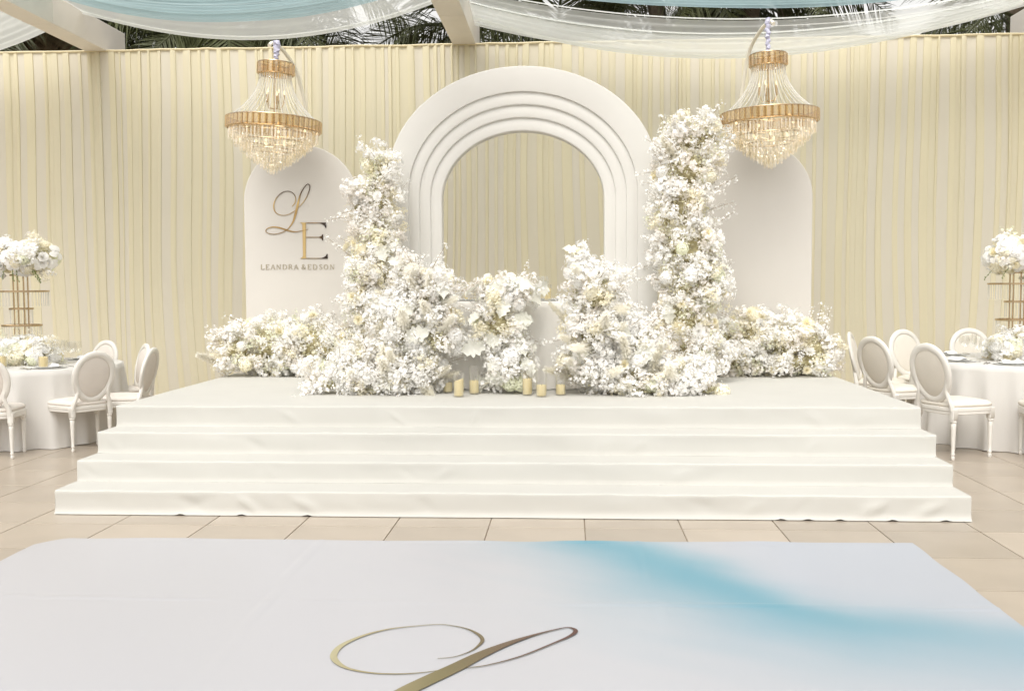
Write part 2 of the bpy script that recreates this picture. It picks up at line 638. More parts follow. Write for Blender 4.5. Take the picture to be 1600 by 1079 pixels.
dance = thing('dance_floor', 'white vinyl dance floor with blue smear and gold script initial', 'dance floor', (df_c[0], df_c[1], 0))
put('vinyl_sheet', me, dance)


def catmull(P, n=8):
    P = [tuple(p) for p in P]
    out = []
    for i in range(len(P) - 1):
        p0, p1, p2, p3 = P[max(i - 1, 0)], P[i], P[i + 1], P[min(i + 2, len(P) - 1)]
        for k in range(n):
            t_ = k / n
            out.append(tuple(.5 * (2 * b + (c - a) * t_ + (2 * a - 5 * b + 4 * c - d) * t_ ** 2 + (3 * b - a - 3 * c + d) * t_ ** 3) for a, b, c, d in zip(p0, p1, p2, p3)))
    out.append(P[-1])
    return out


def ribbon(g, P, to3, thick):
    """flat stroke: P holds (x, y, width); to3 maps to 3D, thick is the normal offset vector"""
    n_ = len(P)
    L_, R_ = [], []
    for i, (x, y, w_) in enumerate(P):
        a, b = P[max(i - 1, 0)], P[min(i + 1, n_ - 1)]
        dx, dy = b[0] - a[0], b[1] - a[1]
        l = sqrt(dx * dx + dy * dy) or 1
        nx_, ny_ = -dy / l * w_ / 2, dx / l * w_ / 2
        L_.append(Vector(to3(x + nx_, y + ny_)))
        R_.append(Vector(to3(x - nx_, y - ny_)))
    th = Vector(thick)
    o = len(g.v)
    for a, b in zip(L_, R_):
        g.v += [tuple(a), tuple(b), tuple(a + th), tuple(b + th)]
    for i in range(n_ - 1):
        q = o + 4 * i
        g.f += [(q + 2, q + 3, q + 7, q + 6), (q, q + 2, q + 6, q + 4), (q + 1, q + 5, q + 7, q + 3), (q, q + 4, q + 5, q + 1)]
    g.f += [(o, o + 1, o + 3, o + 2), (o + 4 * n_ - 4, o + 4 * n_ - 2, o + 4 * n_ - 1, o + 4 * n_ - 3)]


# the floor initial, stroke points given in floor metres
def fz(x, y):
    p = at(500 + x * .2625, 960 + y * .2625, Z=.009)
    return (p.x - df_c[0], p.y - df_c[1])


curl_z = [(700, 260, .004), (800, 250, .005), (900, 215, .008), (955, 172, .016), (966, 145, .020), (940, 115, .018), (870, 82, .009), (760, 61, .006), (690, 58, .006), (560, 68, .007), (400, 87, .012), (250, 127, .02), (130, 182, .03), (82, 238, .034), (102, 283, .030), (170, 320, .018), (300, 345, .012), (440, 352, .010), (560, 348, .008), (660, 338, .006), (730, 328, .006)]
stem_z = [(862, 317, .006), (1000, 300, .007), (1200, 246, .009), (1400, 166, .010), (1490, 126, .016), (1522, 97, .020), (1490, 78, .010), (1430, 83, .008), (1280, 120, .016), (1120, 172, .036), (960, 238, .058), (800, 318, .072), (640, 392, .076), (500, 460, .074)]
gl_ = G()
zz = .0105
gl_pts = [(*fz(x, y), w_ * .85) for x, y, w_ in curl_z]
ribbon(gl_, catmull(gl_pts, 8), lambda x, y: (x, y, zz), (0, 0, .0006))
st = [(*fz(x, y), w_) for x, y, w_ in stem_z]
bx, by = st[-1][0], st[-1][1]
st += [(bx - .10, by - .17, .060), (bx - .26, by - .33, .035), (bx - .48, by - .44, .016), (bx - .72, by - .45, .010), (bx - .86, by - .37, .008), (bx - .78, by - .28, .012), (bx - .5, by - .30, .03), (bx - .2, by - .42, .035), (bx + .1, by - .44, .02), (bx + .3, by - .36, .006)]
ribbon(gl_, catmull(st, 8), lambda x, y: (x, y, zz + .0008), (0, 0, .0006))
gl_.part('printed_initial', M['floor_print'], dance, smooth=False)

# ------------------------------------------------------------------ curtain wall
CY, CZ = 12.4, 4.40
cw = thing('curtain_wall', 'tall pleated cream curtain wall behind the stage', 'curtain', (0, CY, 0))
x = -9.5
rc_ = random.Random(11)


def drift(x, z):
    return .17 * noise.noise(Vector((x * .9, z * .33, 3))) * (CZ - z) / CZ


def topz(x):
    return CZ + .012 * noise.noise(Vector((x * 1.7, 0, 2))) + .008 * noise.noise(Vector((x * 5, 0, 2)))


zs = [0.01, .3, .6, .9, 1.2, 1.5, 1.8, 2.1, 2.4, 2.7, 3.0, 3.3, 3.6, 3.85, 4.1, 4.25, 4.40]
while x < 8.5:
    # one panel: flat gathered cloth between raised pleats, where the sheer doubles up and turns creamier
    cols = []
    x0 = x
    while x < x0 + 1.3:
        pitch = rc_.uniform(.06, .21)
        fold = pitch * rc_.uniform(.22, .58)
        h_ = rc_.uniform(.012, .026)
        fl = pitch - fold
        bow = rc_.uniform(-.008, .010)
        mt_ = rc_.choice((0, 0, 1, 2))
        for q in (0, .25, .5, .75):
            cols.append((x + fl * q, bow * sin(pi * q), mt_))
        pm = 3 if rc_.random() < .8 else 2
        sd_ = rc_.choice((0, 1))
        cols.append((x + fl - .002, 0.0, pm))
        cols.append((x + fl + .001, -h_ * (1 if sd_ else .55), pm))
        for q, hh in ((.2, 1.12), (.5, 1.1), (.8, .9)):
            cols.append((x + fl + fold * q, -h_ * (hh if sd_ else 1.9 - hh), pm))
        cols.append((x + pitch - .003, -h_ * (.55 if sd_ else 1), pm))
        x += pitch
    cols.append((x, 0.0, 0))
    g = G()
    m_ = len(cols)
    for z in zs:
        q = min(1, z / CZ)
        for (px, py, _m) in cols:
            ph = noise.noise(Vector((px * 2.5, z * .35, 9)))
            big = noise.noise(Vector((px * .7, z * .3, 4)))
            g.v.append((px + drift(px, z), py * (.22 + .78 * q ** 1.3 + .3 * ph * (1 - q)) + .05 * big * (1 - q) + .022 * ph * (1 - q), z if z < 4.39 else topz(px)))
    mi = []
    for k in range(len(zs) - 1):
        for i in range(m_ - 1):
            g.f.append((k * m_ + i, k * m_ + i + 1, (k + 1) * m_ + i + 1, (k + 1) * m_ + i))
            mi.append(cols[i][2])
    me_ = g.mesh('curtain_panel', M['cloth_a'], sharp=50)
    for nm in ('cloth_b', 'cloth_c', 'cloth_d'):
        me_.materials.append(M[nm])
    me_.polygons.foreach_set('material_index', np.array(mi, dtype=np.int32))
    put('curtain_panel', me_, cw)
g = G()
g.tube([(-9.6 + .12 * k, -.012 + .006 * noise.noise(Vector((k * .7, 1, 1))), topz(-9.6 + .12 * k) + .006 + .005 * noise.noise(Vector((k * .9, 4, 1)))) for k in range(153)], .014, 6)
g.part('hem', M['hem'], cw)
g = G()
g.tube([(-9.6, .04, CZ - .02), (8.7, .04, CZ - .02)], .02, 8)
for px in np.arange(-9.5, 8.8, 3.0):
    g.tube([(px, .16, 0), (px, .16, CZ - .02)], .025, 8)
g.part('support_frame', M['pole'], cw)

# ------------------------------------------------------------------ roof beams
for k, (x0, x1, lab) in enumerate(((-5.98, -5.70, 'white clad roof beam at the left above the curtain'), (-1.41, -1.125, 'white clad roof beam over the arch, middle one'), (5.39, 5.67, 'white clad roof beam at the far right corner, mostly cut off'))):
    b = thing('roof_beam', lab, 'beam', ((x0 + x1) / 2, CY, 4.405), 0, 'roof beams')
    hw = (x1 - x0) / 2
    y = .52
    segs = (1.85, 2.4, 2.4, 2.4, 2.4)
    for q, l_ in enumerate(segs):
        g = G()
        e = .0015 * (q % 2)
        g.box(-hw - e, hw + e, y - l_ + .004, y, -e, .335 + e, .006)
        g.part('beam_section', M['beam'], b, smooth=False)
        y -= l_
    g = G()
    g.box(-.12, .12, .22, .46, -4.405, -.002, .005)
    g.part('post', M['beam'], b, smooth=False)


# ------------------------------------------------------------------ roof drapes
def hang(A, B, sag, u, skew=0.0):
    A, B = Vector(A), Vector(B)
    p = A.lerp(B, u)
    uu = u ** (1 + skew) if skew >= 0 else 1 - (1 - u) ** (1 - skew)
    p.z -= sag * 4 * uu * (1 - uu)
    return p


def swag(name, label, mat_, front, back, nv, amp, hem=None, group=None, nfold=9, thick=.05, seed=0):
    """cloth hung between two sagging hems; front/back = (A, B, sag, skew)"""
    g = G()

    def fn(u, v):
        a = hang(*front[:3], u, front[3])
        b_ = hang(*back[:3], u, back[3])
        p = a.lerp(b_, v)
        gather = .35 + .65 * sin(pi * u) ** .7
        n_ = sin(v * nfold * 2 * pi + 1.5 * noise.noise(Vector((u * 2, v * 6, seed)))) * .6 + noise.noise(Vector((u * 3, v * nfold * 1.7, seed + 3)))
        p.z += amp * n_ * gather * (1 if 0 < v < 1 else .3)
        return p
    g.grid(64, nv, fn)
    t_ = thing(name, label, 'drape', (0, 0, 0), 0, group)
    g.part('cloth', mat_, t_, sharp=None)
    if hem:
        for v in (0.0, 1.0):
            h_ = G()
            h_.grid(64, 2, lambda u, q: fn(u, v) + Vector((0, (q - .5) * hem * (1 if v == 0 else 1), .004 - .03 * q * (1 if v else -1))))
            h_.part('hem', M['tulle_hem'], t_, sharp=None)
    return t_


BZ = 4.72
swag('ceiling_drape', 'wide teal chiffon drape sagging across the left roof bay', M['teal'],
     ((-5.70, 9.75, BZ), (-1.41, 9.75, BZ), .40, 0), ((-5.72, 11.05, BZ), (-1.43, 10.9, BZ), .36, 0), 60, .02, None, 'roof drapes', 9, seed=1)
swag('ceiling_drape', 'wide teal chiffon drape sagging across the right roof bay', M['teal'],
     ((-1.12, 9.75, BZ), (5.39, 9.75, BZ), .40, 0), ((-1.10, 10.9, BZ), (5.38, 10.9, BZ), .34, 0), 60, .02, None, 'roof drapes', 9, seed=2)
swag('ceiling_drape', 'sheer white tulle drape below the teal one, left bay', M['white_tulle'],
     ((-5.70, 10.6, 4.75), (-1.43, 10.5, 4.75), .34, 0), ((-5.70, 11.75, 4.72), (-1.43, 11.55, 4.74), .37, .05), 26, .010, .07, 'roof drapes', 3, seed=3)
swag('ceiling_drape', 'bunched white tulle drape dipping in front of the curtain, right bay', M['white_tulle'],
     ((-1.12, 11.25, 4.72), (5.39, 11.2, 4.74), .40, .0), ((-1.12, 11.95, 4.62), (5.40, 11.9, 4.74), .56, -.05), 50, .018, .06, 'roof drapes', 6, seed=4)
swag('ceiling_drape', 'loose white tulle strip hanging over the arch in the right bay', M['white_tulle'],
     ((-1.12, 11.55, 4.66), (5.39, 11.4, 4.72), .45, -.05), ((-1.12, 12.15, 4.60), (5.40, 12.1, 4.74), .46, .0), 30, .012, .05, 'roof drapes', 4, seed=5)
swag('ceiling_drape', 'pale pleated tulle drape at the top left corner beyond the beam', M['gray_tulle'],
     ((-10.0, 9.6, 4.72), (-5.98, 9.8, 4.72), .60, 0), ((-10.0, 12.2, 4.70), (-5.99, 12.0, 4.68), .48, 0), 90, .022, None, 'roof drapes', 13, seed=6)

# ------------------------------------------------------------------ palms behind the curtain
def frond_mesh(name, L_, droop, seed, mt):
    r = random.Random(seed)
    g = G()
    n_ = 26
    P = []
    for k in range(n_ + 1):
        t_ = k / n_
        P.append(Vector((L_ * (t_ - .18 * droop * t_ ** 3), 0, L_ * (.35 * t_ - droop * t_ ** 2.2))))
    g.tube(P, [.022 * (1 - .85 * k / n_) + .003 for k in range(n_ + 1)], 5)
    m_ = 80
    for k in range(m_):
        t_ = .14 + .85 * k / m_
        i = min(n_ - 1, int(t_ * n_))
        p = P[i].lerp(P[i + 1], t_ * n_ - i)
        tan = (P[i + 1] - P[i]).normalized()
        side = Vector((0, 1, 0))
        up = tan.cross(side) * -1
        ll = L_ * (.30 * sin(pi * min(1, .18 + t_ * .80)) + .05)
        for s in (-1, 1):
            d = (tan * r.uniform(.5, .8) + side * s * r.uniform(.7, 1.0) + up * r.uniform(-.05, .35)).normalized()
            e1 = p + d * ll * .55 + Vector((0, 0, -.03 * ll))
            e2 = p + d * ll + Vector((0, 0, -r.uniform(.2, .55) * ll))
            w_ = tan * r.uniform(.010, .017)
            g.add([p - w_ * .6, p + w_ * .6, e1 + w_, e1 - w_, e2], [(0, 1, 2, 3), (3, 2, 4)])
    return g.mesh(name, mt, smooth=False)


FR = [frond_mesh('frond', 2.3, .35, 1, M['frond']), frond_mesh('frond', 2.5, .75, 2, M['frond']), frond_mesh('frond', 2.2, 1.15, 3, M['frond'])]
FD = frond_mesh('dry_frond', 2.0, 1.45, 4, M['dry_frond'])
palm_spots = [(-7.9, 15.2, 5.9, 'palm tree at the far left behind the beam'),
              (-5.0, 14.9, 5.4, 'dense palm with hanging dry fronds left of the first chandelier'),
              (-4.7, 17.4, 6.8, 'farther palm tree left of the first chandelier, taller than its neighbours'),
              (-1.55, 15.4, 5.5, 'palm tree just left of the middle roof beam'),
              (-.2, 15.8, 5.2, 'palm tree just right of the middle roof beam'),
              (1.3, 16.3, 6.2, 'palm tree above the right part of the arch'),
              (2.7, 15.3, 5.9, 'palm tree behind the right chandelier stand'),
              (3.3, 16.0, 5.7, 'palm tree right of the second chandelier'),
              (6.5, 15.4, 5.6, 'palm tree at the top right corner')]
rp = random.Random(5)
for k, (px, py, pz, lab) in enumerate(palm_spots):
    t_ = thing('palm_tree', lab, 'palm tree', (px, py, 0), 0, 'palms behind the curtain')
    g = G()
    n_ = 18
    bx, by = rp.uniform(-.3, .3), rp.uniform(-.3, .3)
    pts = [(bx * sin(pi * i / n_), by * sin(pi * i / n_), pz * i / n_) for i in range(n_ + 1)]
    g.tube(pts, [.16 - .05 * i / n_ + .012 * (i % 2) for i in range(n_ + 1)], 10)
    g.part('trunk', M['trunk'], t_)
    nf = 30 if k in (0, 1) else 15
    for i in range(nf):
        a = i * 2.39996 + rp.uniform(-.2, .2)
        q = i / nf
        me_ = FR[0] if q < .35 else FR[1] if q < .7 else FR[2]
        tilt = radians(rp.uniform(-12, 12) - (38 * (1 - q) if q < .5 else 0))
        R_ = Matrix.Rotation(a, 4, 'Z') @ Matrix.Rotation(tilt, 4, 'Y') @ Matrix.Rotation(rp.uniform(-.5, .5), 4, 'X')
        put('frond', me_, t_, (0, 0, pz - .05 - .25 * q), R_, rp.uniform(.8, 1.1))
    if k in (1, 0):
        for i in range(16):
            R_ = Matrix.Rotation(i * 2.39996, 4, 'Z') @ Matrix.Rotation(radians(rp.uniform(5, 30)), 4, 'Y')
            put('dry_frond', FD, t_, (0, 0, pz - .3), R_, rp.uniform(.7, 1.0))


# ------------------------------------------------------------------ stepped arch
AX = -.443
arch = thing('stepped_arch', 'tall white stepped arch standing behind the sweetheart table', 'arch', (AX, 9.6, .61))


def arch_line(a, b_, top, n_=48):
    sp = top - b_ - .61
    P = [(-a, 0.0), (-a, sp * .5)]
    P += [(-a * cos(pi * k / n_), sp + b_ * sin(pi * k / n_)) for k in range(n_ + 1)]
    P += [(a, sp * .5), (a, 0.0)]
    return P


rings = [((1.275, 1.035, 3.55), (1.083, .945, 3.315)), ((1.12, .98, 3.35), (.98, .845, 3.195)), ((1.02, .885, 3.235), (.877, .745, 3.078)), ((.917, .785, 3.118), (.772, .645, 2.958))]
for k, (o_, i_) in enumerate(rings):
    y0 = .022 * k + (.0 if k == 0 else .001)
    y1 = y0 + (.036 if k < 3 else .13)
    A, B = arch_line(*o_), arch_line(*i_)
    g = G()
    m_ = len(A)
    e = .008 if k == 0 else .012
    nk = 48
    nrm = [(-1, 0), (-1, 0)] + [(-cos(pi * q / nk), sin(pi * q / nk)) for q in range(nk + 1)] + [(1, 0), (1, 0)]
    mid = lambda L_, s1, h: [(x_ + nx_ * s1, y0 + h, z_ + nz_ * s1) for (x_, z_), (nx_, nz_) in zip(L_, nrm)]
    e2 = .006
    for row in (mid(A, 0, y1 - y0), mid(A, 0, e2), mid(A, -e2, 0), mid(B, e, 0), mid(B, e * .3, e * .3), mid(B, 0, e), mid(B, 0, y1 - y0)):
        g.v += row
    for r in range(6):
        for j in range(m_ - 1):
            g.f.append((r * m_ + j, r * m_ + j + 1, (r + 1) * m_ + j + 1, (r + 1) * m_ + j))
    for j in range(m_ - 1):
        g.f.append((6 * m_ + j, 6 * m_ + j + 1, j + 1, j))
    g.part('arch_ring', M['arch'], arch, sharp=25 if k == 0 else 70)


# ------------------------------------------------------------------ arched side panels
def arched_panel(name, label, x0, x1, top, b_, y):
    t_ = thing(name, label, 'panel', ((x0 + x1) / 2, y, .61))
    a = (x1 - x0) / 2
    L_ = arch_line(a, b_, top, 40)
    g = G()
    m_ = len(L_)
    e = .005
    for y_, s in ((.05, 0), (e, 0), (0, e)):
        g.v += [(x_ * (1 - s / a), y_, z_ - s * (z_ > 1)) for x_, z_ in L_]
    for r in range(2):
        for j in range(m_ - 1):
            g.f.append((r * m_ + j, r * m_ + j + 1, (r + 1) * m_ + j + 1, (r + 1) * m_ + j))
    g.f.append(tuple(2 * m_ + j for j in range(m_)))
    g.f.append(tuple(m_ - 1 - j for j in range(m_)))
    g.part('board', M['panel'], t_, sharp=30)
    return t_, (x0 + x1) / 2


PY = 10.12
pl, plx = arched_panel('arched_panel', 'arched ivory board with gold monogram and names, left of the arch', -3.285, -2.12, 2.915, .56, PY)
pr, prx = arched_panel('arched_panel', 'plain arched ivory board right of the arch', 1.27, 2.38, 2.885, .54, PY)


def pz8(x, y):       # monogram drawing units to the board plane
    p = at(400 + x / 6.743, 270 + y / 6.743, Y=PY - .004)
    return p.x - plx, p.z - .61


curl = [(380, 355, 5), (408, 320, 7), (418, 270, 7), (400, 225, 7), (370, 203, 6), (330, 195, 5), (280, 206, 5), (230, 246, 7), (197, 300, 9), (187, 350, 11), (196, 400, 10), (225, 432, 7), (270, 447, 5), (320, 445, 5), (370, 425, 5), (410, 400, 5)]
stem = [(440, 370, 5), (490, 320, 6), (530, 260, 7), (560, 190, 8), (567, 140, 8), (550, 119, 6), (525, 132, 6), (490, 182, 8), (465, 235, 12), (449, 295, 18), (432, 370, 24), (415, 440, 23), (393, 510, 17), (362, 560, 11), (325, 600, 7), (270, 630, 6), (200, 645, 6), (140, 640, 6), (106, 621, 6), (106, 600, 6), (130, 581, 8), (180, 571, 12), (240, 577, 15), (310, 598, 16), (370, 616, 14), (420, 621, 10), (480, 611, 6), (530, 601, 4), (550, 592, 3)]
gL = G()
cxz = pz8(340, 390)
for pts in (curl, stem):
    P = [(*pz8(x_, y_), w_ / 6.743 * PY / F) for x_, y_, w_ in pts]
    ribbon(gL, [(p[0] - cxz[0], p[1] - cxz[1], p[2]) for p in catmull(P, 8)], lambda a, b_, k=len(gL.v): (a, -.0005 * (k > 0), b_), (0, -.006, 0))
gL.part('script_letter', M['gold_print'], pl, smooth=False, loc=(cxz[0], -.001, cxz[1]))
# serif capital below it
gE = G()
ex, ez = pz8(500, 715)


def epoly(pts, dy=0.0):
    q = [pz8(*p) for p in pts]
    n_ = len(q)
    o = len(gE.v)
    for yy in (-.001 - dy, -.007 - dy):
        gE.v += [(a - ex, yy, b_ - ez) for a, b_ in q]
    gE.f.append(tuple(o + n_ + k for k in range(n_)))
    for k in range(n_):
        j = (k + 1) % n_
        gE.f.append((o + k, o + j, o + n_ + j, o + n_ + k))


epoly([(488, 527), (525, 527), (525, 880), (530, 896), (470, 903), (472, 898), (490, 888), (495, 870)])
epoly([(460, 524), (740, 524), (740, 580), (731, 580), (722, 560), (700, 542), (672, 532), (526, 532), (485, 540), (476, 531)], .0012)
epoly([(526, 675), (665, 675), (690, 664), (700, 647), (708, 647), (708, 713), (700, 713), (690, 692), (665, 682), (526, 682)], .0012)
epoly([(472, 904), (755, 904), (755, 855), (745, 855), (736, 874), (715, 888), (690, 897), (530, 897)], .0012)
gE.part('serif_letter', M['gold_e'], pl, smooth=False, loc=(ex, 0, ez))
# the two names, letter by letter
LT = {'L': [[(0, 0, 3), (0, 10, 3)], [(-.8, 10, 1), (5.5, 10, 1.2), (6, 8, 1)], [(-1, 0, 1), (1.4, 0, 1)]],
      'E': [[(0, 0, 3), (0, 10, 3)], [(-.8, 0, 1), (5.4, 0, 1.2), (5.8, 1.6, 1)], [(0, 4.8, 1), (4.2, 4.8, 1.2)], [(-.8, 10, 1), (5.6, 10, 1.2), (6.2, 8.2, 1)]],
      'A': [[(0, 10, 1), (4, 0, 1)], [(4, 0, 2.4), (8, 10, 3)], [(1.5, 6.6, 1), (6.4, 6.6, 1)], [(-1, 10, 1), (1, 10, 1)], [(6.6, 10, 1), (9, 10, 1)]],
      'N': [[(0, 10, 1), (0, 0, 1)], [(0, 0, 2.6), (7, 10, 2.6)], [(7, 10, 1), (7, 0, 1)], [(-1, 10, 1), (1, 10, 1)], [(6, 0, 1), (8, 0, 1)]],
      'D': [[(0, 0, 3), (0, 10, 3)], [(0, 0, 1), (3, 0, 1.2), (6, 1.6, 2), (7.2, 5, 3), (6, 8.4, 2), (3, 10, 1.2), (0, 10, 1)]],
      'R': [[(0, 0, 3), (0, 10, 3)], [(0, 0, 1), (3.6, .1, 1.2), (5.2, 2.5, 2.6), (3.6, 4.9, 1.2), (0, 5, 1)], [(3, 5, 2.4), (7, 10, 2.6)], [(-1, 10, 1), (1, 10, 1)]],
      '&': [[(8, 4.5, 1), (6.5, 8, 1.2), (4, 10, 1.6), (1.2, 9.4, 2.6), (.6, 7.2, 2.6), (2.6, 5, 1.6), (4.8, 3, 1.4), (5, 1, 2), (3.4, 0, 1.4), (1.8, 1.2, 2), (2.2, 3.2, 2.4), (5, 7, 3), (8, 10, 2.6)]],
      'S': [[(5, 2, 1), (4.2, .4, 1), (2.6, 0, 1.2), (.8, .8, 1.8), (.6, 2.8, 2.4), (2.8, 4.8, 2.8), (5, 6.6, 2.6), (5, 8.8, 2), (3.2, 10, 1.2), (1, 9.6, 1), (.2, 7.8, 1)]],
      'O': [[(4, 0, 1.2), (1.2, 1.6, 2), (0, 5, 3), (1.2, 8.4, 2), (4, 10, 1.2), (6.8, 8.4, 2), (8, 5, 3), (6.8, 1.6, 2), (4, 0, 1.2)]]}
for ch, lx in zip('LEANDRA&EDSON', (56, 108, 158, 220, 286, 348, 402, 480, 549, 605, 668, 716, 784)):
    g = G()
    sc2 = 5.0
    a0, b0 = pz8(lx, 966)
    for k, s in enumerate(LT[ch]):
        P = []
        for (a, b_, w_) in s:
            X, Z = pz8(lx + a * sc2, 966 + b_ * sc2)
            P.append((X - a0, Z - b0, w_ * sc2 * .55 / 6.743 * PY / F + .0012))
        if len(P) > 3:
            P = catmull(P, 4)
        ribbon(g, P, lambda a, b_, k=k: (a, -.0004 * k, b_), (0, -.004, 0))
    g.part('letter', M['name_print'], pl, smooth=False, loc=(a0, -.001, b0))


# ------------------------------------------------------------------ chandeliers on curved stands
def prism_mesh(name, w_, h_, d_, mt):
    g = G()
    g.add([(-w_, 0, 0), (w_, 0, 0), (w_ * .6, d_, 0), (-w_ * .6, d_, 0), (-w_, 0, -h_), (w_, 0, -h_), (w_ * .6, d_, -h_ * .93), (-w_ * .6, d_, -h_ * .93)],
          [(0, 1, 5, 4), (1, 2, 6, 5), (2, 3, 7, 6), (3, 0, 4, 7), (4, 5, 6, 7), (3, 2, 1, 0)])
    return g.mesh(name, mt, smooth=False)


AMB = prism_mesh('amber_prism', .026, .105, .016, M['amber'])
AMBS = prism_mesh('amber_prism', .021, .105, .014, M['amber'])


def drop(g, c, h_, w_, r):
    a = r.uniform(0, pi)
    vs = [(c[0], c[1], c[2])]
    for zz_, ww in ((-.18, 1), (-.8, .8)):
        for k in range(4):
            vs.append((c[0] + w_ * ww * cos(a + k * pi / 2), c[1] + w_ * ww * sin(a + k * pi / 2), c[2] + h_ * zz_))
    vs.append((c[0], c[1], c[2] - h_))
    fs = [(0, 1 + k, 1 + (k + 1) % 4) for k in range(4)] + [(1 + k, 5 + k, 5 + (k + 1) % 4, 1 + (k + 1) % 4) for k in range(4)] + [(9, 5 + (k + 1) % 4, 5 + k) for k in range(4)]
    g.add(vs, fs)


def chandelier(label, X, Y, zr, tilt, seed):
    r = random.Random(seed)
    t_ = thing('chandelier', label, 'chandelier', (X, Y, zr), 0, 'gold crystal chandeliers')
    t_.rotation_euler = (0, tilt, 0)
    R1, R0, zc = .432, .162, .515
    # gold rims
    g = G()
    for (R_, z) in ((R1, .052), (R1, -.052), (R0, zc + .062), (R0, zc - .045), (R1 * .86, -.08), (R1 * .66, -.15), (R1 * .48, -.23)):
        g.tube([(R_ * cos(2 * pi * k / 40), R_ * sin(2 * pi * k / 40), z) for k in range(40)], .006, 6, closed=True)
    for k in range(6):
        a = pi * k / 3
        g.tube([(0, 0, .03), (R1 * cos(a), R1 * sin(a), -.03)], .005, 5)
        g.tube([(0, 0, zc + .05), (R0 * cos(a), R0 * sin(a), zc + .05)], .004, 5)
    for k in range(46):
        a = 2 * pi * (k + .5) / 46
        g.tube([((R1 + .004) * cos(a), (R1 + .004) * sin(a), .052), ((R1 + .004) * cos(a), (R1 + .004) * sin(a), -.052)], .0042, 4)
    for k in range(20):
        a = 2 * pi * (k + .5) / 20
        g.tube([((R0 + .004) * cos(a), (R0 + .004) * sin(a), zc + .06), ((R0 + .004) * cos(a), (R0 + .004) * sin(a), zc - .045)], .0038, 4)
    g.part('rim_frame', M['gold'], t_)
    g = G()
    g.tube([(0, 0, -.22), (0, 0, zc + .1)], .009, 8)
    g.part('central_rod', M['gold'], t_)
    for k in range(46):
        a = 2 * pi * k / 46
        put('amber_prism', AMB, t_, (R1 * cos(a), R1 * sin(a), .052), (0, 0, a - pi / 2))
    for k in range(20):
        a = 2 * pi * k / 20
        put('amber_prism', AMBS, t_, (R0 * cos(a), R0 * sin(a), zc + .058), (0, 0, a - pi / 2))
    # bead strings from crown to ring
    for k in range(40):
        a = 2 * pi * k / 40
        g = G()
        pts = []
        for i in range(17):
            q = i / 16
            rad = R0 * .9 + (R1 * .93 - R0 * .9) * q ** 2.1
            pts.append((rad * cos(a), rad * sin(a), zc - .03 + (.06 - zc + .03) * q))
        g.tube(pts, [.0028 + .0012 * (i % 2) for i in range(17)], 5)
        g.part('bead_string', M['bead'], t_)
    # crown pendants and stepped tiers of drops
    g = G()
    for k in range(34):
        a = 2 * pi * k / 34
        drop(g, (R0 * .93 * cos(a), R0 * .93 * sin(a), zc - .03), .075, .008, r)
    stuff(g.part('crystal_tier', M['crystal'], t_, smooth=False))
    for (R_, z, n_, h_) in ((.412, -.045, 66, .115), (.36, -.11, 58, .11), (.30, -.165, 48, .11), (.24, -.22, 40, .11), (.175, -.27, 30, .10), (.11, -.315, 18, .10), (.05, -.355, 8, .10)):
        g = G()
        for k in range(n_):
            a = 2 * pi * (k + r.uniform(-.2, .2)) / n_
            for row in range(2):
                drop(g, ((R_ - .03 * row) * cos(a + row * .06), (R_ - .03 * row) * sin(a + row * .06), z - .012 * row + r.uniform(-.008, .008)), h_, .0105, r)
        stuff(g.part('crystal_tier', M['crystal'], t_, smooth=False))
    # small candle arms and bulbs
    for k in range(5):
        a = 2 * pi * k / 5 + .4
        g = G()
        x_, y_ = .085 * cos(a), .085 * sin(a)
        g.tube([(0, 0, zc - .36), (x_ * .7, y_ * .7, zc - .36), (x_, y_, zc - .30)], .004, 5)
        g.lathe([(.009, 0), (.009, .075)], 8, (x_, y_, zc - .30))
        arm = g.part('candle_arm', M['gold'], t_)
        g = G()
        g.lathe([(.0, 0), (.007, .012), (.008, .026), (.0, .05)], 8, (x_, y_, zc - .225))
        g.part('bulb', M['bulb'], arm)
    for k in range(11):
        a = 2 * pi * k / 11
        rr_ = .30 if k % 2 else .16
        g = G()
        g.lathe([(.0, -.018), (.012, -.006), (.012, .008), (.0, .018)], 8, (rr_ * cos(a), rr_ * sin(a), -.02 if k % 2 else -.16))
        g.part('bulb', M['bulb'], t_)
    return t_


def stand(label, X, Y, ztop, bx, by):
    t_ = thing('chandelier_stand', label, 'stand', (bx, by, 0), 0, 'curved chandelier stands')
    g = G()
    ap = (X - bx, Y - by)
    P = [(0, 0, 0.03), (0, 0, 1.0), (0, 0, 2.0), (ap[0] * .03, ap[1] * .03, 2.7), (ap[0] * .14, ap[1] * .14, 3.2), (ap[0] * .36, ap[1] * .36, ztop - .20), (ap[0] * .66, ap[1] * .66, ztop - .03), (ap[0] * .9, ap[1] * .9, ztop + .01), (ap[0] * 1.0, ap[1] * 1.0, ztop - .03)]
    g.tube(catmull(P, 8), .018, 10)
    g.part('pole', M['pole'], t_)
    g = G()
    g.lathe([(.22, 0), (.22, .02), (.05, .035), (.03, .05)], 24)
    g.part('base', M['pole'], t_)
    return t_


def sleeve(parent, z0, z1, rad, seed):
    g = G()
    n_ = 26
    pts, rs = [], []
    for k in range(n_ + 1):
        q = k / n_
        pts.append((.006 * sin(k * 1.3), .006 * cos(k * 1.7), z0 + (z1 - z0) * q))
        rs.append(rad(q) * (1 + .16 * sin(k * 2.4 + seed)))
    g.tube(pts, rs, 10)
    g.part('chain_sleeve', M['lilac'], parent)


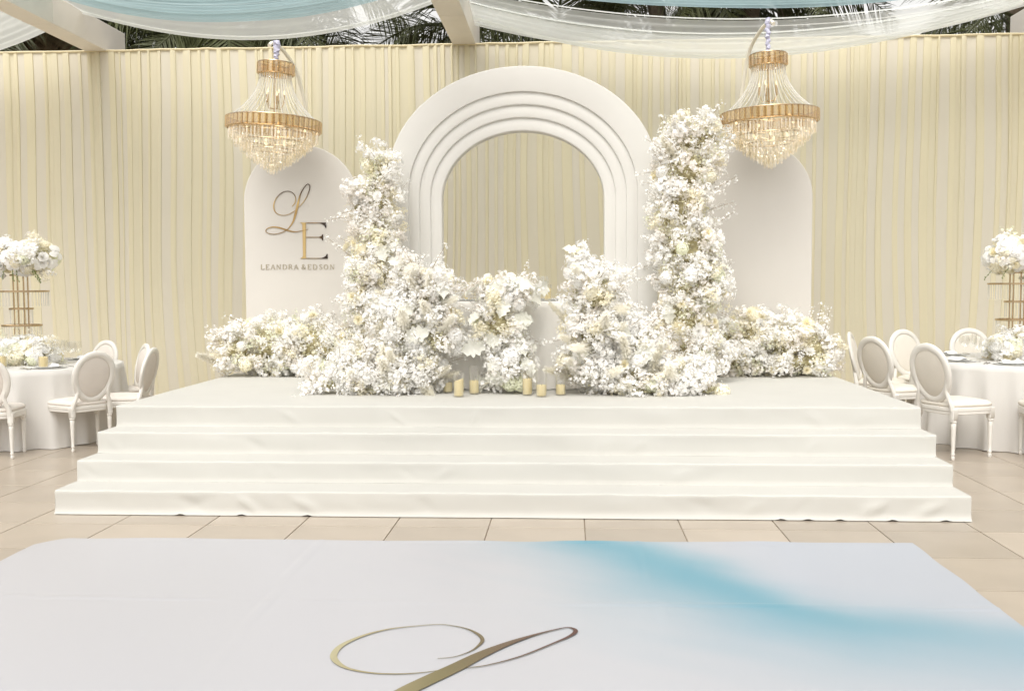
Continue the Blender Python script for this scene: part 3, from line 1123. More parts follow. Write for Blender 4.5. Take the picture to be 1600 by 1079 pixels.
CHY = 9.55
cl = at(428, 196, Y=CHY)
c1 = chandelier('tilted gold crystal chandelier above the monogram board', cl.x, CHY, cl.z, radians(3.2), 1)
sleeve(c1, .575, .78, lambda q: .018 + .026 * max(0, q - .25) * (1 if q < .93 else .4), 0)
stand('curved cream stand holding the chandelier by the monogram board', cl.x - .03, CHY, cl.z + .775, cl.x + .16, 10.4)
cr_ = at(1202, 185, Y=CHY)
c2 = chandelier('gold crystal chandelier above the plain board on the right', cr_.x, CHY, cr_.z, radians(-1.6), 2)
sleeve(c2, .575, .90, lambda q: .017 + .006 * q, 2)
stand('curved cream stand holding the chandelier by the plain board', cr_.x + .03, CHY, cr_.z + .885, cr_.x - .18, 10.4)


# ------------------------------------------------------------------ flowers: piece meshes, shared by all arrangements
def basis(nv):
    nv = Vector(nv).normalized()
    t_ = nv.cross(Vector((0, 0, 1)))
    if t_.length < .05:
        t_ = nv.cross(Vector((1, 0, 0)))
    t_.normalize()
    return nv, t_, nv.cross(t_)


def blossom(g, c, nv, r_, rnd, np_=5, cup=.35, wide=.62):
    nv, t_, b_ = basis(nv)
    c = Vector(c)
    a0 = rnd.uniform(0, 6.28)
    for k in range(np_):
        a = a0 + 2 * pi * k / np_ + rnd.uniform(-.15, .15)
        d = t_ * cos(a) + b_ * sin(a)
        s = t_ * -sin(a) + b_ * cos(a)
        rr = r_ * rnd.uniform(.8, 1.1)
        m = c + d * rr * .6 + nv * rr * cup * .45
        g.add([c, m + s * rr * wide * .62 + nv * rr * .10, c + d * rr + nv * rr * cup * rnd.uniform(.2, 1.0), m - s * rr * wide * .62 + nv * rr * .10], [(0, 1, 2), (0, 2, 3)])


def branch_mesh(seed, mt, n_=105, L_=.24, big=1.0):
    r = random.Random(seed)
    g = G()
    bend = Vector((r.uniform(-.06, .06), r.uniform(-.06, .06), 0))
    P = [Vector((0, 0, L_ * k / 6)) + bend * (k / 6) ** 2 for k in range(7)]
    ends = [P[-1]]
    for k in range(9):
        i = r.randint(2, 5)
        a = r.uniform(0, 6.28)
        e = P[i] + Vector((cos(a), sin(a), r.uniform(.3, 1.1))).normalized() * r.uniform(.05, .085)
        ends.append(e)
    for k in range(n_):
        e = ends[k % len(ends)]
        v = Vector((r.gauss(0, 1), r.gauss(0, 1), r.gauss(.2, 1))).normalized()
        p = e + v * r.uniform(.010, .044)
        blossom(g, p, v + Vector((0, 0, .3)), r.uniform(.009, .0155) * big, r)
        if k % 2 == 0:
            g.add([e, e + Vector((.0015, 0, 0)), p], [(0, 1, 2)])
    nb = len(g.f)
    g.tube(P, .002, 3)
    for e in ends[1:]:
        i = max(0, min(6, int((e.z - .05) / L_ * 6)))
        g.tube([P[i], e], .0014, 3)
    me_ = g.mesh('blossom_branch', mt, smooth=False)
    me_.materials.append(M['pale_stem'])
    idx = np.zeros(len(me_.polygons), dtype=np.int32)
    idx[nb:] = 1
    me_.polygons.foreach_set('material_index', idx)
    return me_


def mum_mesh(seed, mt, R_=.07, n_=70):
    r = random.Random(seed)
    g = G()
    for k in range(n_):
        q = k / n_
        a = k * 2.39996
        el = radians(8 + 78 * (1 - q) ** 1.3) + r.uniform(-.12, .12)
        ll = R_ * (.55 + .45 * q) * r.uniform(.85, 1.1)
        d = Vector((cos(a) * cos(el), sin(a) * cos(el), sin(el)))
        s = Vector((-sin(a), cos(a), 0)) * .0065
        b0 = d * ll * .12
        m = d * ll * .6 + Vector((0, 0, .004))
        e = d * ll + Vector((0, 0, -.1 * ll * q + .14 * ll))
        g.add([b0, m + s, e, m - s], [(0, 1, 2), (0, 2, 3)])
    return g.mesh('chrysanthemum', mt, smooth=False)


def hydrangea_mesh(seed, mt, R_=.062, n_=80):
    r = random.Random(seed)
    g = G()
    for k in range(n_):
        z = 1 - 1.55 * (k + .5) / n_
        a = k * 2.39996
        q = sqrt(max(0, 1 - z * z))
        v = Vector((q * cos(a), q * sin(a), z))
        blossom(g, v * R_ * r.uniform(.86, 1.06) + Vector((0, 0, R_ * .3)), v, .0145, r, 4, .2, .95)
    return g.mesh('hydrangea', mt, smooth=False)


def rose_mesh(seed, mt, R_=.042):
    r = random.Random(seed)
    g = G()
    for k in range(22):
        q = k / 21
        a = k * 2.39996 * 1.03
        rad = R_ * (.12 + .80 * q)
        h_ = R_ * (1.05 - .45 * q)
        wdt = .75 + .15 * q
        base = []
        for zz_, ro in ((0.0, .55), (.55, .95), (1.0, 1.06 + .30 * q)):
            for da in (-wdt, 0, wdt):
                base.append((rad * ro * cos(a + da), rad * ro * sin(a + da), h_ * zz_ * (1.0 if da == 0 else .9) - R_ * .2))
        g.add(base, [(0, 1, 4, 3), (1, 2, 5, 4), (3, 4, 7, 6), (4, 5, 8, 7)])
    return g.mesh('rose', mt, smooth=True, sharp=None)


def orchid_mesh(seed, mt, R_=.055):
    r = random.Random(seed)
    g = G()
    for (a, w_, l_, z) in ((90, .42, .95, -.003), (210, .42, .95, -.003), (330, .42, .95, -.003), (5, .95, 1.0, .004), (175, .95, 1.0, .004)):
        a = radians(a)
        d, s = Vector((cos(a), sin(a), 0)), Vector((-sin(a), cos(a), 0))
        rows = []
        for q, ww in ((.05, .12), (.35, .8), (.68, 1.0), (.92, .62), (1.0, .2)):
            for side in (-1, 0, 1):
                rows.append(d * R_ * l_ * q + s * side * R_ * w_ * ww * .62 + Vector((0, 0, z + R_ * (.10 * q * q - .10 * abs(side) * q + .05 * sin(6 * q)))))
        g.add(rows, [(3 * i + j, 3 * i + j + 1, 3 * i + j + 4, 3 * i + j + 3) for i in range(4) for j in range(2)])
    g.add([(-.006, -.004, .004), (.006, -.004, .004), (.009, -.016, .014), (0, -.022, .01), (-.009, -.016, .014), (0, .004, .012)], [(0, 1, 2, 3, 4), (0, 5, 1)])
    return g.mesh('orchid', mt, smooth=True, sharp=None)


def leaf_mesh(seed, mt, L_=.15):
    """broad lobed leaf, gently cupped"""
    r = random.Random(seed)
    g = G()
    n_ = 14
    rows = []
    for k in range(n_ + 1):
        q = k / n_
        wv = (sin(pi * min(1, q * .92 + .06)) ** .8) * .36 * L_ * (1 + .26 * sin(q * 26)) * (1 - .15 * q)
        y = L_ * q
        bz = .22 * L_ * sin(q * 2.2) * r.uniform(.95, 1.05)
        for s in (-1, -.5, 0, .5, 1):
            rows.append((wv * s, y - .05 * L_ * abs(s), bz + .10 * L_ * abs(s) ** 1.5 * (1 + .3 * sin(q * 17))))
    g.add(rows, [(5 * i + j, 5 * i + j + 1, 5 * i + j + 6, 5 * i + j + 5) for i in range(n_) for j in range(4)])
    return g.mesh('leaf', mt, smooth=True, sharp=None)


def plume_mesh(seed, mt, L_=.30):
    r = random.Random(seed)
    g = G()
    for k in range(700):
        q = r.uniform(.02, 1)
        p = Vector((0, .10 * L_ * q * q, L_ * q))
        a = r.uniform(0, 6.28)
        ll = .10 * (1.1 - q * .65) * r.uniform(.6, 1.1)
        d = Vector((cos(a), sin(a), r.uniform(.5, 1.3))).normalized()
        s = Vector((-sin(a), cos(a), 0)) * r.uniform(.0022, .004)
        m = p + d * ll * .55
        e = p + d * ll + Vector((0, 0, -.22 * ll))
        g.add([p - s * .6, p + s * .6, m + s, m - s, e], [(0, 1, 2, 3), (3, 2, 4)])
    return g.mesh('plume', mt, smooth=False)


def twig_mesh(seed, L_=.36):
    r = random.Random(seed)
    g = G()
    b_ = Vector((r.uniform(-.12, .12), r.uniform(-.12, .12), 0))
    P = [Vector((0, 0, L_ * k / 7)) + b_ * (k / 7) ** 2 for k in range(8)]
    g.tube(P, [.0035 - .0003 * k for k in range(8)], 5)
    gb = G()
    for k in range(46):
        i = r.randint(3, 7)
        v = Vector((r.gauss(0, 1), r.gauss(0, 1), r.gauss(.3, 1))).normalized()
        blossom(gb, P[i] + v * r.uniform(.006, .04), v, r.uniform(.009, .015), r)
    return g.mesh('twig', M['stem']), gb.mesh('twig_blossom', M['petal'], smooth=False)


BR_W = [branch_mesh(s, M['petal']) for s in range(3)] + [branch_mesh(s, M['petal'], 64, .24, 1.5) for s in range(3, 7)]
BR_B = [branch_mesh(s + 20, M['petal2']) for s in range(2)] + [branch_mesh(s + 24, M['petal2'], 66, .24, 1.45) for s in range(2)]
BR_C = [branch_mesh(s + 30, M['cream_petal']) for s in range(3)]
BR_G = [branch_mesh(s + 40, M['green_petal'], 50) for s in range(2)]
MUM = [mum_mesh(1, M['cream_petal']), mum_mesh(2, M['petal'], .075), mum_mesh(3, M['cream_petal'], .06)]
HYD = [hydrangea_mesh(1, M['petal']), hydrangea_mesh(2, M['green_petal']), hydrangea_mesh(3, M['cream_petal'])]
ROS = [rose_mesh(1, M['petal']), rose_mesh(2, M['cream_petal'])]
ORC = [orchid_mesh(1, M['petal'])]
LEF = [leaf_mesh(1, M['white_leaf']), leaf_mesh(2, M['white_leaf'], .19)]
PLU = [plume_mesh(1, M['plume']), plume_mesh(2, M['plume'], .36)]
TWG = [twig_mesh(s) for s in range(3)]


def orient(d, r, spin=True):
    q = Vector(d).normalized().to_track_quat('Z', 'Y').to_matrix().to_4x4()
    return q @ Matrix.Rotation(r.uniform(0, 6.28) if spin else 0, 4, 'Z')


def blobs_px(lst, Y, pxm=None):
    """(x, y, rx, ry[, depth offset]) in photo units to world ellipsoids at depth Y"""
    out = []
    for b_ in lst:
        yy = Y + (b_[4] if len(b_) > 4 else 0)
        c = at(b_[0], b_[1], Y=yy)
        s = yy / F
        out.append((c, Vector((b_[2] * s, (b_[2] + b_[3]) * .5 * s * .8, b_[3] * s))))
    return out


def sample(blobs, r, back=.35, shell=1.0):
    wts = [b_[1].x * b_[1].z + b_[1].x * b_[1].y for b_ in blobs]
    for _ in range(300):
        c, R_ = r.choices(blobs, wts)[0]
        v = Vector((r.gauss(0, 1), r.gauss(0, 1), r.gauss(0, 1))).normalized()
        if v.y > .25 and r.random() > back:
            continue
        if v.z < -.55 and r.random() > .3:
            continue
        p = c + Vector((v.x * R_.x, v.y * R_.y, v.z * R_.z)) * shell
        ok = True
        for c2, R2 in blobs:
            if c2 is c:
                continue
            d = p - c2
            if (d.x / R2.x) ** 2 + (d.y / R2.y) ** 2 + (d.z / R2.z) ** 2 < .72:
                ok = False
                break
        if ok:
            nv = Vector((v.x / R_.x, v.y / R_.y, v.z / R_.z)).normalized()
            return p, nv
    return p, v


def arrangement(label, blobs, base, seed, n_branch=200, mix=(.6, .22, .12, .06), mums=0, hyds=0, roses=0, leaves=0, plumes=0, twigs=0, core_n=900, zmin=None, reach=.20, group='flower arrangements on the stage', orchids=0, sc=1.0, fluff=.05, rmix=None, drops=0):
    r = random.Random(seed)
    t_ = thing('flower_arrangement', label, 'flowers', base, 0, group)
    bv = Vector(base)
    zlo = (zmin if zmin is not None else base[2])

    def place(name, me_, p, d, s, sub=None):
        if p.z < zlo + .02:
            p = Vector((p.x, p.y, zlo + .02 + r.uniform(0, .03)))
        o = put(name, me_, t_, p - bv, orient(d, r), s)
        return o
    # dense inner filler
    g = G()
    for k in range(core_n):
        p, nv = sample(blobs, r, .5, r.uniform(.55, .86))
        if p.z < zlo + .015:
            p.z = zlo + r.uniform(.01, .05)
        v = Vector((r.gauss(0, 1), r.gauss(0, 1), r.gauss(0, 1))).normalized() + nv * .4
        _, a, b_ = basis(v)
        l_ = r.uniform(.018, .036) * sc
        p = p - bv
        g.add([p, p + a * l_ * .5 + b_ * l_ * .4, p + a * l_ * 1.3, p + a * l_ * .5 - b_ * l_ * .4], [(0, 1, 2), (0, 2, 3)])
    stuff(g.part('filler_foliage', M['core_leaf'], t_, smooth=False))
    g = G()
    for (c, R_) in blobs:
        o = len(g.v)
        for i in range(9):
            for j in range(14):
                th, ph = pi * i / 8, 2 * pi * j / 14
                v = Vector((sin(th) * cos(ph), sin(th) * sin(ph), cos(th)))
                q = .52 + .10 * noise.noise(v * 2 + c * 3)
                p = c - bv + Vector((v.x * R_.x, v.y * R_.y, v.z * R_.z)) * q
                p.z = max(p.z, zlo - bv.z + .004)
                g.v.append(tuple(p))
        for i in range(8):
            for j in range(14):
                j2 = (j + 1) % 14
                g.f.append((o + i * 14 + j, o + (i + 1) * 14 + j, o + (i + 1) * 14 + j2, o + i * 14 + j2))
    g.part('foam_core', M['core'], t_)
    for k in range(n_branch):
        p, nv = sample(blobs, r)
        d = nv + Vector((r.uniform(-.35, .35), r.uniform(-.35, .35), r.uniform(-.1, .4)))
        d.normalize()
        me_ = r.choices((BR_W, BR_B, BR_C, BR_G), mix)[0]
        q = p + nv * r.uniform(-.03, fluff) - d * reach * sc
        place('blossom_branch', r.choice(me_), q, d, r.uniform(.75, 1.1) * sc)
    for k in range(hyds):
        p, nv = sample(blobs, r, .2)
        place('hydrangea', r.choices(HYD, (5, 1.5, 3))[0], p - nv * .02, nv + Vector((0, -.3, .2)), r.uniform(.8, 1.15) * sc)
    for k in range(mums):
        p, nv = sample(blobs, r, .1)
        place('chrysanthemum', r.choice(MUM), p + nv * .02, nv + Vector((0, -.5, .1)), r.uniform(.8, 1.2) * sc)
    for k in range(roses):
        p, nv = sample(blobs, r, .1)
        place('rose', r.choices(ROS, (2, 1))[0], p + nv * .005, nv + Vector((0, -.4, .2)), r.uniform(.85, 1.25) * sc)
    for k in range(orchids):
        p, nv = sample(blobs, r, .2)
        place('orchid', ORC[0], p + nv * .03, nv + Vector((0, -.3, 0)), r.uniform(.85, 1.2) * sc)
    for k in range(leaves):
        p, nv = sample(blobs, r, .1)
        dd = nv + Vector((0, -.4, .25))
        place('leaf', r.choice(LEF), p, Vector((dd.x, dd.y, dd.z)), r.uniform(.8, 1.2) * sc)
    for k in range(plumes):
        p, nv = sample(blobs, r, .1)
        d = (nv + Vector((0, -.1, .5))).normalized()
        place('plume', r.choice(PLU), p - d * .12, d, r.uniform(.8, 1.15) * sc)
    for k in range(twigs):
        p, nv = sample(blobs, r, .5)
        d = (nv + Vector((r.uniform(-.4, .4), 0, .35))).normalized()
        a, b_ = r.choice(TWG)
        o = place('twig', a, p - d * .16, d, r.uniform(.8, 1.15) * sc)
        put('twig_blossom', b_, o)
    return t_


S0 = .612
arrangement('broad low flower bank at the left foot of the monogram board', blobs_px([(368, 545, 36, 34), (425, 535, 44, 44), (485, 538, 44, 42), (395, 562, 50, 20), (465, 565, 62, 20), (520, 545, 34, 36)], 9.92), (-2.9, 9.92, S0), 1, 150, (.55, .2, .17, .08), 9, 12, 4, 2, 1, 24, 900)
arrangement('tall slim flower column between the monogram board and the arch', blobs_px([(594, 264, 22, 28), (588, 312, 31, 38), (590, 370, 33, 43), (584, 430, 37, 43), (576, 490, 38, 43), (572, 545, 42, 40), (558, 405, 13, 34, .05), (560, 330, 11, 45, .05)], 9.30), (-2.0, 9.3, S0), 2, 270, (.5, .22, .17, .11), 13, 14, 4, 2, 1, 38, 1400)
arrangement('tallest flower column on the right side of the arch', blobs_px([(1086, 216, 40, 32), (1074, 264, 45, 44), (1070, 325, 45, 50), (1075, 388, 46, 50), (1080, 445, 47, 48), (1074, 500, 42, 46), (1085, 550, 46, 36), (1042, 330, 22, 44), (1108, 430, 22, 46)], 9.30), (.95, 9.3, S0), 3, 300, (.58, .24, .11, .07), 15, 16, 5, 2, 1, 42, 1900)
arrangement('broad low flower bank at the foot of the plain board', blobs_px([(1135, 545, 40, 38), (1180, 530, 44, 42), (1228, 535, 46, 42), (1272, 548, 36, 32), (1160, 565, 50, 20), (1240, 565, 60, 20)], 9.92), (2.0, 9.92, S0), 4, 150, (.56, .18, .14, .12), 13, 14, 5, 1, 0, 22, 900)
arrangement('big white flower mound left of the stage candles', blobs_px([(672, 464, 44, 36), (634, 428, 17, 22), (686, 522, 34, 44), (628, 508, 42, 46), (572, 582, 54, 30), (634, 578, 52, 34), (520, 600, 42, 16), (652, 572, 24, 26), (600, 604, 60, 12), (494, 610, 20, 8)], 8.32), (-1.3, 8.32, S0), 5, 290, (.80, .12, .08, 0), 4, 14, 8, 16, 20, 52, 1500)
arrangement('big white flower mound right of the stage candles', blobs_px([(930, 460, 44, 42), (908, 420, 19, 20), (932, 522, 44, 48), (922, 575, 42, 38), (985, 578, 46, 38), (1048, 590, 48, 28), (1100, 608, 30, 11), (998, 536, 30, 30), (1000, 606, 70, 12)], 8.32), (.6, 8.32, S0), 6, 290, (.80, .14, .06, 0), 4, 14, 8, 16, 20, 52, 1500)
arrangement('narrow flower cascade down the front of the sweetheart table', blobs_px([(786, 464, 36, 26), (815, 455, 22, 18), (780, 508, 33, 36), (797, 560, 28, 32), (794, 594, 32, 15), (760, 530, 17, 22)], 8.38), (-.55, 8.38, S0), 7, 105, (.66, .2, .08, .06), 1, 12, 9, 26, 0, 8, 500)

# ------------------------------------------------------------------ candles in glass cylinders on the stage
def glass_cyl(name, label, loc, rad, h_, group):
    t_ = G()
    t_.lathe([(rad, .0), (rad, h_), (rad - .003, h_), (rad - .003, .008), (0, .008)], 20, cap=False)
    t_.lathe([(0, 0), (rad, 0)], 20, cap=False)
    o = t_.part(name, M['glass'], None, sharp=40)
    o.location = loc
    return tag(o, label, 'candle glass', group)


def candle(label, loc, rad, h_, group, lean=0.0):
    t_ = thing('pillar_candle', label, 'candle', loc, 0, group)
    g = G()
    n_ = 20
    g.lathe([(rad * .96, 0), (rad, .006), (rad, h_ - .006), (rad * .94, h_), (rad * .8, h_ - .004), (rad * .4, h_ - .012), (0, h_ - .014)], n_, cap=False)
    g.v = [(x_, y_, z_ + (lean * x_ if z_ > h_ * .5 else 0)) for x_, y_, z_ in g.v]
    g.part('wax', M['wax'], t_, sharp=50)
    g = G()
    g.tube([(0, 0, h_ - .015), (.002, 0, h_ + .006)], .0015, 5)
    g.part('wick', M['wick'], t_)
    return t_


CD = [(700, 613, .045, .155, .075, 'leftmost on the stage, short and set back'), (717, 619.5, .045, .19, .125, 'second from the left on the stage, tall with slanted top'), (741, 615, .045, .235, .10, 'third from the left, in the tallest glass'),
      (824, 617, .044, .245, .125, 'fourth from the left, right of the flower cascade'), (846, 619.5, .045, .235, .085, 'fifth from the left, nearest the stage edge'), (876, 617, .045, .24, .075, 'rightmost on the stage, beside the right flower mound')]
for (u, v, rd, gh, ch_, lab) in CD:
    p = at(u, v, Z=S0)
    glass_cyl('candle_glass', 'glass cylinder, ' + lab, (p.x, p.y, S0), rd, gh, 'glass cylinders along the stage')
    candle('cream pillar candle ' + lab, (p.x, p.y, S0 + .010), rd - .007, ch_, 'candles along the stage', .35 if 'slanted' in lab else .0)


# ------------------------------------------------------------------ tables
def cloth_mesh(R_, h_, folds, amp, seed, sq=None, flare=.05):
    g = G()
    n_ = 240
    rows = [(0.0, h_ + .004), (.4, h_ + .004), (.8, h_ + .004), (.97, h_ + .003)]

    def rad(a):
        if sq is None:
            return R_
        c, s = abs(cos(a)), abs(sin(a))
        return 1 / ((c / sq[0]) ** 6 + (s / sq[1]) ** 6) ** (1 / 6)
    prof = rows + [('d', k / 14) for k in range(15)]
    vs = []
    for pr in prof:
        for i in range(n_):
            a = 2 * pi * i / n_
            R2 = rad(a)
            if pr[0] == 'd':
                q = pr[1]
                w_ = (sin(a * folds + 2.5 * noise.noise(Vector((cos(a) * 2, sin(a) * 2, seed)))) * .7 + .8 * noise.noise(Vector((cos(a) * folds * .45, sin(a) * folds * .45, seed + q * .6))))
                rr = R2 + .006 + flare * q + amp * w_ * q ** .75 * (1 if q < .93 else 1.15)
                z = h_ - .004 - (h_ - .008) * q + (.010 * noise.noise(Vector((a * 6, 0, seed))) if q == 1 else 0)
                z = max(z, .004)
            else:
                rr = R2 * pr[0]
                z = pr[1]
            vs.append((rr * cos(a), rr * sin(a), z))
    m_ = len(prof)
    fs = [(k * n_ + i, k * n_ + (i + 1) % n_, (k + 1) * n_ + (i + 1) % n_, (k + 1) * n_ + i) for k in range(m_ - 1) for i in range(n_)]
    g.add(vs, fs)
    return g


def round_table(label_t, label_c, X, Y, R_, h_, seed, folds):
    t_ = thing('round_table', label_t, 'table', (X, Y, 0), 0, 'round guest tables')
    g = G()
    g.lathe([(0, h_ - .03), (R_ - .02, h_ - .03), (R_ - .01, h_ - .015), (R_ - .02, h_ - .004), (0, h_ - .004)], 48, cap=False)
    g.part('tabletop', M['wood'], t_)
    for k in range(4):
        a = pi / 4 + k * pi / 2
        g = G()
        g.tube([(.55 * R_ * cos(a), .55 * R_ * sin(a), 0), (.5 * R_ * cos(a), .5 * R_ * sin(a), h_ - .03)], .018, 8)
        g.part('leg', M['steel'], t_)
    c = cloth_mesh(R_, h_, folds, .05, seed).part('tablecloth', M['cloth'], None, sharp=None)
    c.location = (X, Y, 0)
    tag(c, label_c, 'tablecloth', 'white cloths on the guest tables')


LT_ = (-5.50, 9.85, .73, .95)
RT_ = (4.35, 10.02, .76, .96)
round_table('round guest table left of the stage', 'floor-length white cloth on the round table left of the stage', LT_[0], LT_[1], LT_[3], LT_[2], 3, 22)
round_table('round guest table right of the stage', 'floor-length white cloth on the round table right of the stage', RT_[0], RT_[1], RT_[3], RT_[2], 8, 22)

# sweetheart table on the stage
STX, STY = -.50, 9.02
t_ = thing('sweetheart_table', 'table for two on the stage behind the flower cascade', 'table', (STX, STY, S0))
g = G()
g.box(-.72, .72, -.38, .38, .715, .745, .01)
g.part('tabletop', M['wood'], t_)
for sx in (-.6, .6):
    for sy in (-.3, .3):
        g = G()
        g.tube([(sx, sy, 0), (sx, sy, .715)], .02, 8)
        g.part('leg', M['steel'], t_)
c = cloth_mesh(1, .75, 26, .012, 21, sq=(.74, .40), flare=.02).part('tablecloth', M['cloth2'], None, sharp=None)
c.location = (STX, STY, S0)
tag(c, 'white floor-length cloth on the sweetheart table, half hidden by flowers', 'tablecloth')


def wine_glass_mesh():
    g = G()
    g.lathe([(0, .0), (.034, .0), (.034, .003), (.006, .008), (.004, .02), (.004, .095), (.010, .102), (.028, .118), (.038, .145), (.039, .165), (.031, .215), (.0295, .215), (.0372, .165), (.036, .145), (.026, .12), (.0, .108)], 18, cap=False)
    return g.mesh('wine_glass', M['glass'], sharp=50)


def flute_mesh():
    g = G()
    g.lathe([(0, .0), (.032, .0), (.032, .003), (.006, .008), (.004, .02), (.004, .10), (.008, .108), (.020, .125), (.027, .16), (.024, .235), (.0228, .235), (.0255, .16), (.018, .127), (.0, .113)], 18, cap=False)
    return g.mesh('champagne_glass', M['glass'], sharp=50)


WG, FL = wine_glass_mesh(), flute_mesh()
g = G()
g.lathe([(0, .001), (.145, .001), (.163, .006), (.165, .008), (.15, .0085), (.115, .006), (0, .006)], 40, cap=False)
for k in range(60):
    a = 2 * pi * k / 60
    g.lathe([(0, .004), (.0045, .008), (0, .012)], 5, (.161 * cos(a), .161 * sin(a), 0), cap=False)
CHG = g.mesh('charger_plate', M['plate'])
g = G()
g.lathe([(0, .0075), (.08, .0075), (.11, .011), (.125, .017), (.126, .019), (.105, .014), (.07, .011), (0, .011)], 36, cap=False)
PLT = g.mesh('dinner_plate', M['china'])
g = G()
rn = random.Random(4)


def napk(u, v):
    x_, y_ = (u - .5) * .19, (v - .5) * .09
    return (x_ * (1 - .35 * abs(v - .5)), y_, .03 + .030 * (1 - (2 * v - 1) ** 2) * (.55 + .45 * abs(sin(u * 5.5 + .6))) + .006 * noise.noise(Vector((u * 5, v * 5, 1))))


g.grid(22, 10, napk)
g.grid(22, 2, lambda u, v: ((u - .5) * .19 * .82, (v - .5) * .09, .028))
NAP = g.mesh('napkin', M['napkin'], sharp=None)
g = G()
g.tube([(0, -.10, .004), (0, .0, .005), (0, .03, .006)], [.004, .003, .003], 6)
g.add([(-.009, .03, .006), (.009, .03, .006), (.011, .09, .005), (.0, .105, .004), (-.011, .09, .005), (0, .03, .009), (0, .09, .0085)], [(0, 1, 5), (1, 2, 6, 5), (2, 3, 6), (3, 4, 6), (4, 0, 5, 6)])
FRK = g.mesh('fork', M['steel'])


def setting(X, Y, h_, R_, ang, where, grp, glasses=True, cut=True):
    """place setting on a table whose centre is X, Y; ang is the seat's direction"""
    d = Vector((cos(ang), sin(ang), 0))
    s = Vector((-sin(ang), cos(ang), 0))
    c = Vector((X, Y, h_ + .0045)) + d * (R_ - .24)
    rz = ang + pi / 2
    out = []
    for nm, me_, lab, cat_ in (('charger_plate', CHG, 'silver beaded charger plate ', 'plate'), ('dinner_plate', PLT, 'white dinner plate under the napkin ', 'plate'), ('napkin', NAP, 'folded white napkin ', 'napkin')):
        z = {'charger_plate': 0, 'dinner_plate': .0, 'napkin': -.016}[nm]
        o = put(nm, me_, None, c + Vector((0, 0, z)), (0, 0, rz))
        tag(o, lab + where, cat_, nm.replace('_', ' ') + 's on the ' + grp)
    if cut:
        for k, off in enumerate((-.20, -.225, .20)):
            o = put('fork' if off < 0 else 'spoon', FRK, None, c + s * off + Vector((0, 0, .001)), (0, 0, rz + (0 if off < 0 else .1)))
            tag(o, 'steel %s beside the place setting %s' % ('fork' if off < 0 else 'spoon', where), 'cutlery', 'cutlery on the ' + grp)
    if glasses:
        for k, (a, b_, me_) in enumerate(((-.02, .30, WG), (.10, .26, WG), (.07, .36, FL), (.18, .33, WG))):
            o = put('wine_glass', me_, None, c - d * (b_ - .06) + s * a, (0, 0, 0))
            tag(o, 'clear stem glass behind the place setting ' + where, 'glass', 'stem glasses on the ' + grp)


def polar(X, Y, u, v, h_):
    p = at(u, v, Z=h_)
    return p


for ang, wh in ((-100, 'at the camera side of the left table'), (-42, 'nearest the stage on the left table'), (12, 'at the right edge of the left table'), (62, 'at the back of the left table')):
    setting(LT_[0], LT_[1], LT_[2], LT_[3], radians(ang), wh, 'left round table')
for ang, wh in ((-118, 'at the camera side of the right table'), (-160, 'at the stage side of the right table'), (130, 'at the back of the right table')):
    setting(RT_[0], RT_[1], RT_[2], RT_[3], radians(ang), wh, 'right round table')


# tall gold stands with flower heads
def gold_stand(label, X, Y, z0, zt, tiers):
    t_ = thing('centrepiece_stand', label, 'stand', (X, Y, z0), 0, 'tall gold centrepiece stands')
    for k in range(4):
        a = pi / 4 + k * pi / 2
        g = G()
        g.tube([(.062 * cos(a) * 1.2, .062 * sin(a) * .9, 0), (.062 * cos(a) * 1.2, .062 * sin(a) * .9, zt - z0)], .008, 8)
        g.part('column', M['gold'], t_)
    for (R_, z) in tiers:
        g = G()
        zz_ = z - z0
        g.lathe([(R_ - .02, zz_ - .008), (R_, zz_ - .008), (R_, zz_ + .008), (R_ - .02, zz_ + .008), (R_ - .02, zz_ - .008)], 40, cap=False)
        g.tube([(-R_ + .01, 0, zz_), (R_ - .01, 0, zz_)], .006, 6)
        g.tube([(0, -R_ + .01, zz_), (0, R_ - .01, zz_)], .006, 6)
        tr = g.part('tier_ring', M['gold'], t_)
        if R_ > .09:
            g = G()
            n_ = int(R_ * 190)
            for k in range(n_):
                a = 2 * pi * k / n_
                g.tube([((R_ - .01) * cos(a), (R_ - .01) * sin(a), zz_ - .008), ((R_ - .01) * cos(a), (R_ - .01) * sin(a), zz_ - .15)], .0022, 4)
            stuff(g.part('bead_fringe', M['bead'], tr, smooth=False))
    g = G()
    g.lathe([(0, zt - z0), (.10, zt - z0), (.10, zt - z0 + .016), (0, zt - z0 + .016)], 24, cap=False)
    g.part('top_plate', M['gold'], t_)
    return t_


def zof(u, v, Y):
    return at(u, v, Y=Y).z


